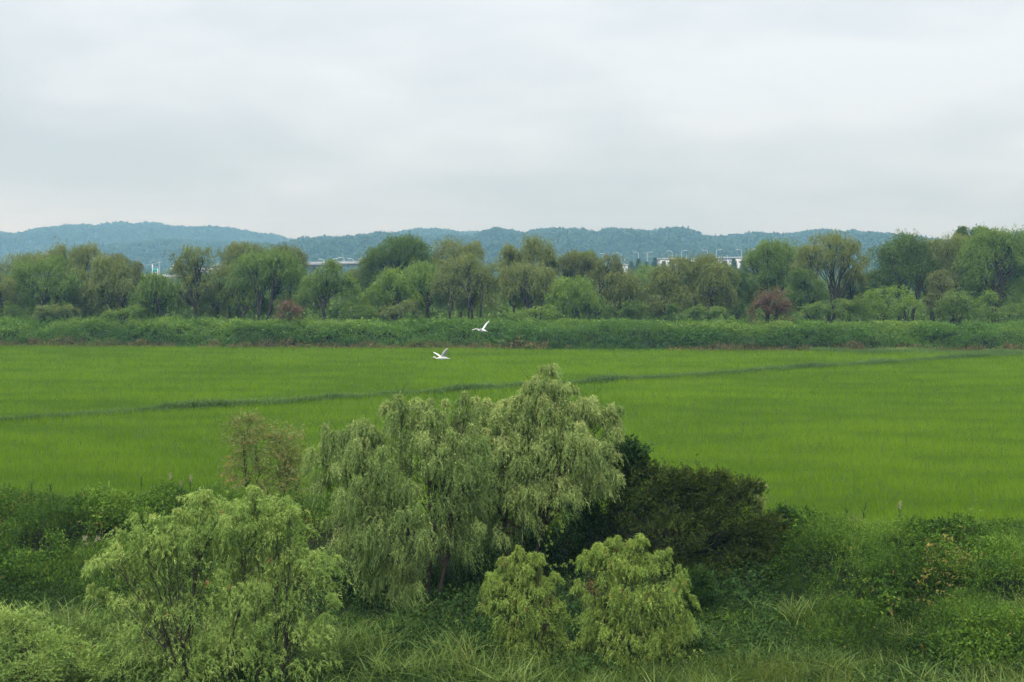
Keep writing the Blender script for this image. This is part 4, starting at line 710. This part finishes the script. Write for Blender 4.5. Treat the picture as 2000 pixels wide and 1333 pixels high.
near_r = [(-300, 520), (520, 520), (548, 486), (570, 475), (600, 475), (625, 466), (645, 462), (665, 465), (690, 463), (705, 458), (740, 460), (762, 457), (790, 460), (850, 462), (925, 462), (960, 452), (975, 448), (1000, 454), (1020, 457), (1040, 454), (1080, 450), (1120, 453), (1135, 457), (1160, 458), (1180, 452), (1200, 451), (1225, 455), (1245, 457), (1275, 453), (1310, 452), (1330, 456), (1350, 462), (1375, 467), (1395, 464), (1420, 463), (1432, 459), (1460, 460), (1480, 458), (1500, 461), (1525, 459), (1560, 455), (1600, 452), (1625, 455), (1640, 457), (1665, 454), (1680, 458), (1700, 457), (1720, 459), (1745, 464), (1800, 470), (1880, 468), (1960, 458), (2000, 455), (2100, 450), (2400, 470)]
mid_r = [(-300, 500), (0, 512), (100, 503), (160, 494), (200, 484), (230, 479), (300, 476), (350, 472), (400, 473), (450, 475), (500, 477), (540, 479), (600, 484), (700, 500), (820, 522), (1200, 530), (2400, 530)]
mid2_r = [(-300, 530), (640, 530), (700, 480), (760, 462), (800, 452), (820, 447), (850, 446), (880, 451), (905, 456), (925, 458), (940, 456), (990, 462), (1100, 475), (1300, 500), (2400, 530)]
far_r = [(-400, 470), (-100, 447), (0, 452), (25, 457), (60, 460), (75, 461), (95, 453), (130, 443), (160, 439), (175, 438), (190, 443), (215, 445), (235, 439), (250, 437), (265, 440), (285, 435), (300, 436), (325, 441), (345, 446), (375, 445), (400, 448), (430, 448), (470, 450), (500, 453), (515, 457), (540, 461), (560, 468), (580, 473), (610, 480), (700, 500), (1000, 540), (2400, 560)]
ridge(near_r, 2100, 0, -450, 1030, 'hill', 12000, 4.0, 8.5, 3, front=620)
ridge(mid_r, 2250, 0, -1220, -90, 'middle_hill', 6000, 4.5, 9.0, 13, front=480)
ridge(mid2_r, 2650, 0, -390, 500, 'second_hill', 4000, 5.0, 10.0, 23, front=480)
ridge(far_r, 3000, 0, -1620, -220, 'far_hill', 7000, 5.5, 10.5, 33, front=650)

# ---------------------------------------------------------------- the two egrets
EG = plain_mat('white_feathers', (.52, .53, .53), (.66, .66, .65), 5, .7)
BK = plain_mat('yellow_bill', (.50, .34, .06), (.60, .42, .09), 5, .5); LG = plain_mat('dark_legs', (.03, .03, .025), (.05, .05, .04), 5, .6)
def egret(px, py, Y, label, wl, wr, yaw):
    """body and neck one loft; wings are tapered solid lofts that start inside the body; wl/wr: lists of (span, back, up) in metres"""
    root = empty('egret', tuple(at(px, py, Y)), label, 'egret', 'egrets flying over the paddy'); root.rotation_euler = (0, 0, yaw); root.scale = (.92, .92, .92)
    prof = [(.40, .0, -.03, .006), (.34, 0, -.02, .035), (.24, 0, 0, .075), (.08, 0, .0, .105), (-.08, 0, .0, .115), (-.2, 0, .01, .095), (-.29, 0, .0, .06), (-.36, 0, -.03, .04), (-.43, 0, .0, .034), (-.47, 0, .05, .032), (-.53, 0, .075, .042), (-.59, 0, .07, .036), (-.63, 0, .06, .014)]
    P = np.array([p[:3] for p in prof]); V, Q = tubes([(P, np.array([p[3] for p in prof]))], 10)
    fan = np.array([[.30, -.05, -.01], [.30, .05, -.01], [.52, .09, -.05], [.54, 0, -.06], [.52, -.09, -.05], [.30, 0, .02]]); tf_ = np.array([[0, 1, 2, 3], [0, 3, 4, 4]])
    VV = [V]; FF = [Q]; base = len(V)
    for sgn, wg in ((-1, wl), (1, wr)):
        rings = []
        for (sp, bk_, up_, ch) in wg:
            c = np.array([bk_, sgn * sp, up_]); rings.append(np.array([c + [-ch * .45, 0, 0], c + [-ch * .1, 0, .018], c + [ch * .55, 0, .004], c + [-ch * .1, 0, -.010]]))
        w = np.concatenate(rings); k = len(rings); VV.append(w); i = np.arange(k - 1)[:, None] * 4; j = np.arange(4)[None, :]
        FF.append(np.stack([i + j, i + (j + 1) % 4, i + 4 + (j + 1) % 4, i + 4 + j], -1).reshape(-1, 4) + base); FF.append(np.array([[0, 1, 2, 3], [4 * k - 4, 4 * k - 3, 4 * k - 2, 4 * k - 1]]) + base); base += len(w)
    v, f = box(.30, .50, -.07, .07, -.045, -.02); v[:, 1] *= np.where(v[:, 0] > .4, 1.2, .5); VV.append(v); FF.append(f + base)
    mesh_np('body', np.concatenate(VV), [np.concatenate(FF)], EG, parent=root, smooth_=False)
    V, Q = tubes([(np.array([[-.62, 0, .062], [-.68, 0, .052], [-.75, 0, .04]]), np.array([.013, .009, .002]))], 6); mesh_np('bill', V, [Q], BK, parent=root)
    for s in (-1, 1): V, Q = tubes([(np.array([[.28, .03 * s, -.05], [.5, .03 * s, -.09], [.66, .03 * s, -.13], [.74, .03 * s, -.15]]), np.array([.014, .009, .008, .012]))], 6); mesh_np('leg', V, [Q], LG, parent=root)
# yaw 0 flies to the left (-X); wing on +Y (far side) and -Y (near side)
egret(864, 700, 82, 'lower white egret low over the paddy, neck forward, legs trailing', [(0, .0, .05, .20), (.12, .06, .22, .30), (.22, .16, .42, .29), (.30, .26, .58, .20), (.33, .33, .68, .05)], [(0, -.02, .05, .16), (.22, -.16, .13, .20), (.50, -.38, .26, .20), (.66, -.54, .34, .14), (.70, -.60, .36, .03)], math.radians(4))
egret(942, 646, 80, 'upper white egret against the far bank, one wing raised and one level', [(0, .0, .04, .20), (.22, -.03, .10, .26), (.52, .0, .13, .24), (.82, .10, .09, .15), (.92, .16, .05, .03)], [(0, .0, .05, .18), (.14, -.02, .20, .26), (.28, .02, .40, .25), (.40, .12, .56, .17), (.44, .18, .64, .04)], math.radians(-52))

# ---------------------------------------------------------------- haze
hv, hf_ = box(-1900, 1900, -40, 3080, -4, 126)
hm = bpy.data.materials.new('haze_air'); hm.use_nodes = True; hn = hm.node_tree.nodes; hl = hm.node_tree.links; hn.clear()
pv = nn(hn, 'ShaderNodeVolumePrincipled'); pv.inputs['Color'].default_value = (.31, .66, 1.0, 1); pv.inputs['Absorption Color'].default_value = (1, 1, 1, 1); pv.inputs['Density'].default_value = .00034; pv.inputs['Anisotropy'].default_value = .35
ho = nn(hn, 'ShaderNodeOutputMaterial'); hl.new(pv.outputs[0], ho.inputs['Volume'])
tag(mesh_np('haze', hv, [hf_], hm), kind='stuff')
print('FACES', sum(len(o.data.polygons) for o in bpy.data.objects if o.type == 'MESH'))
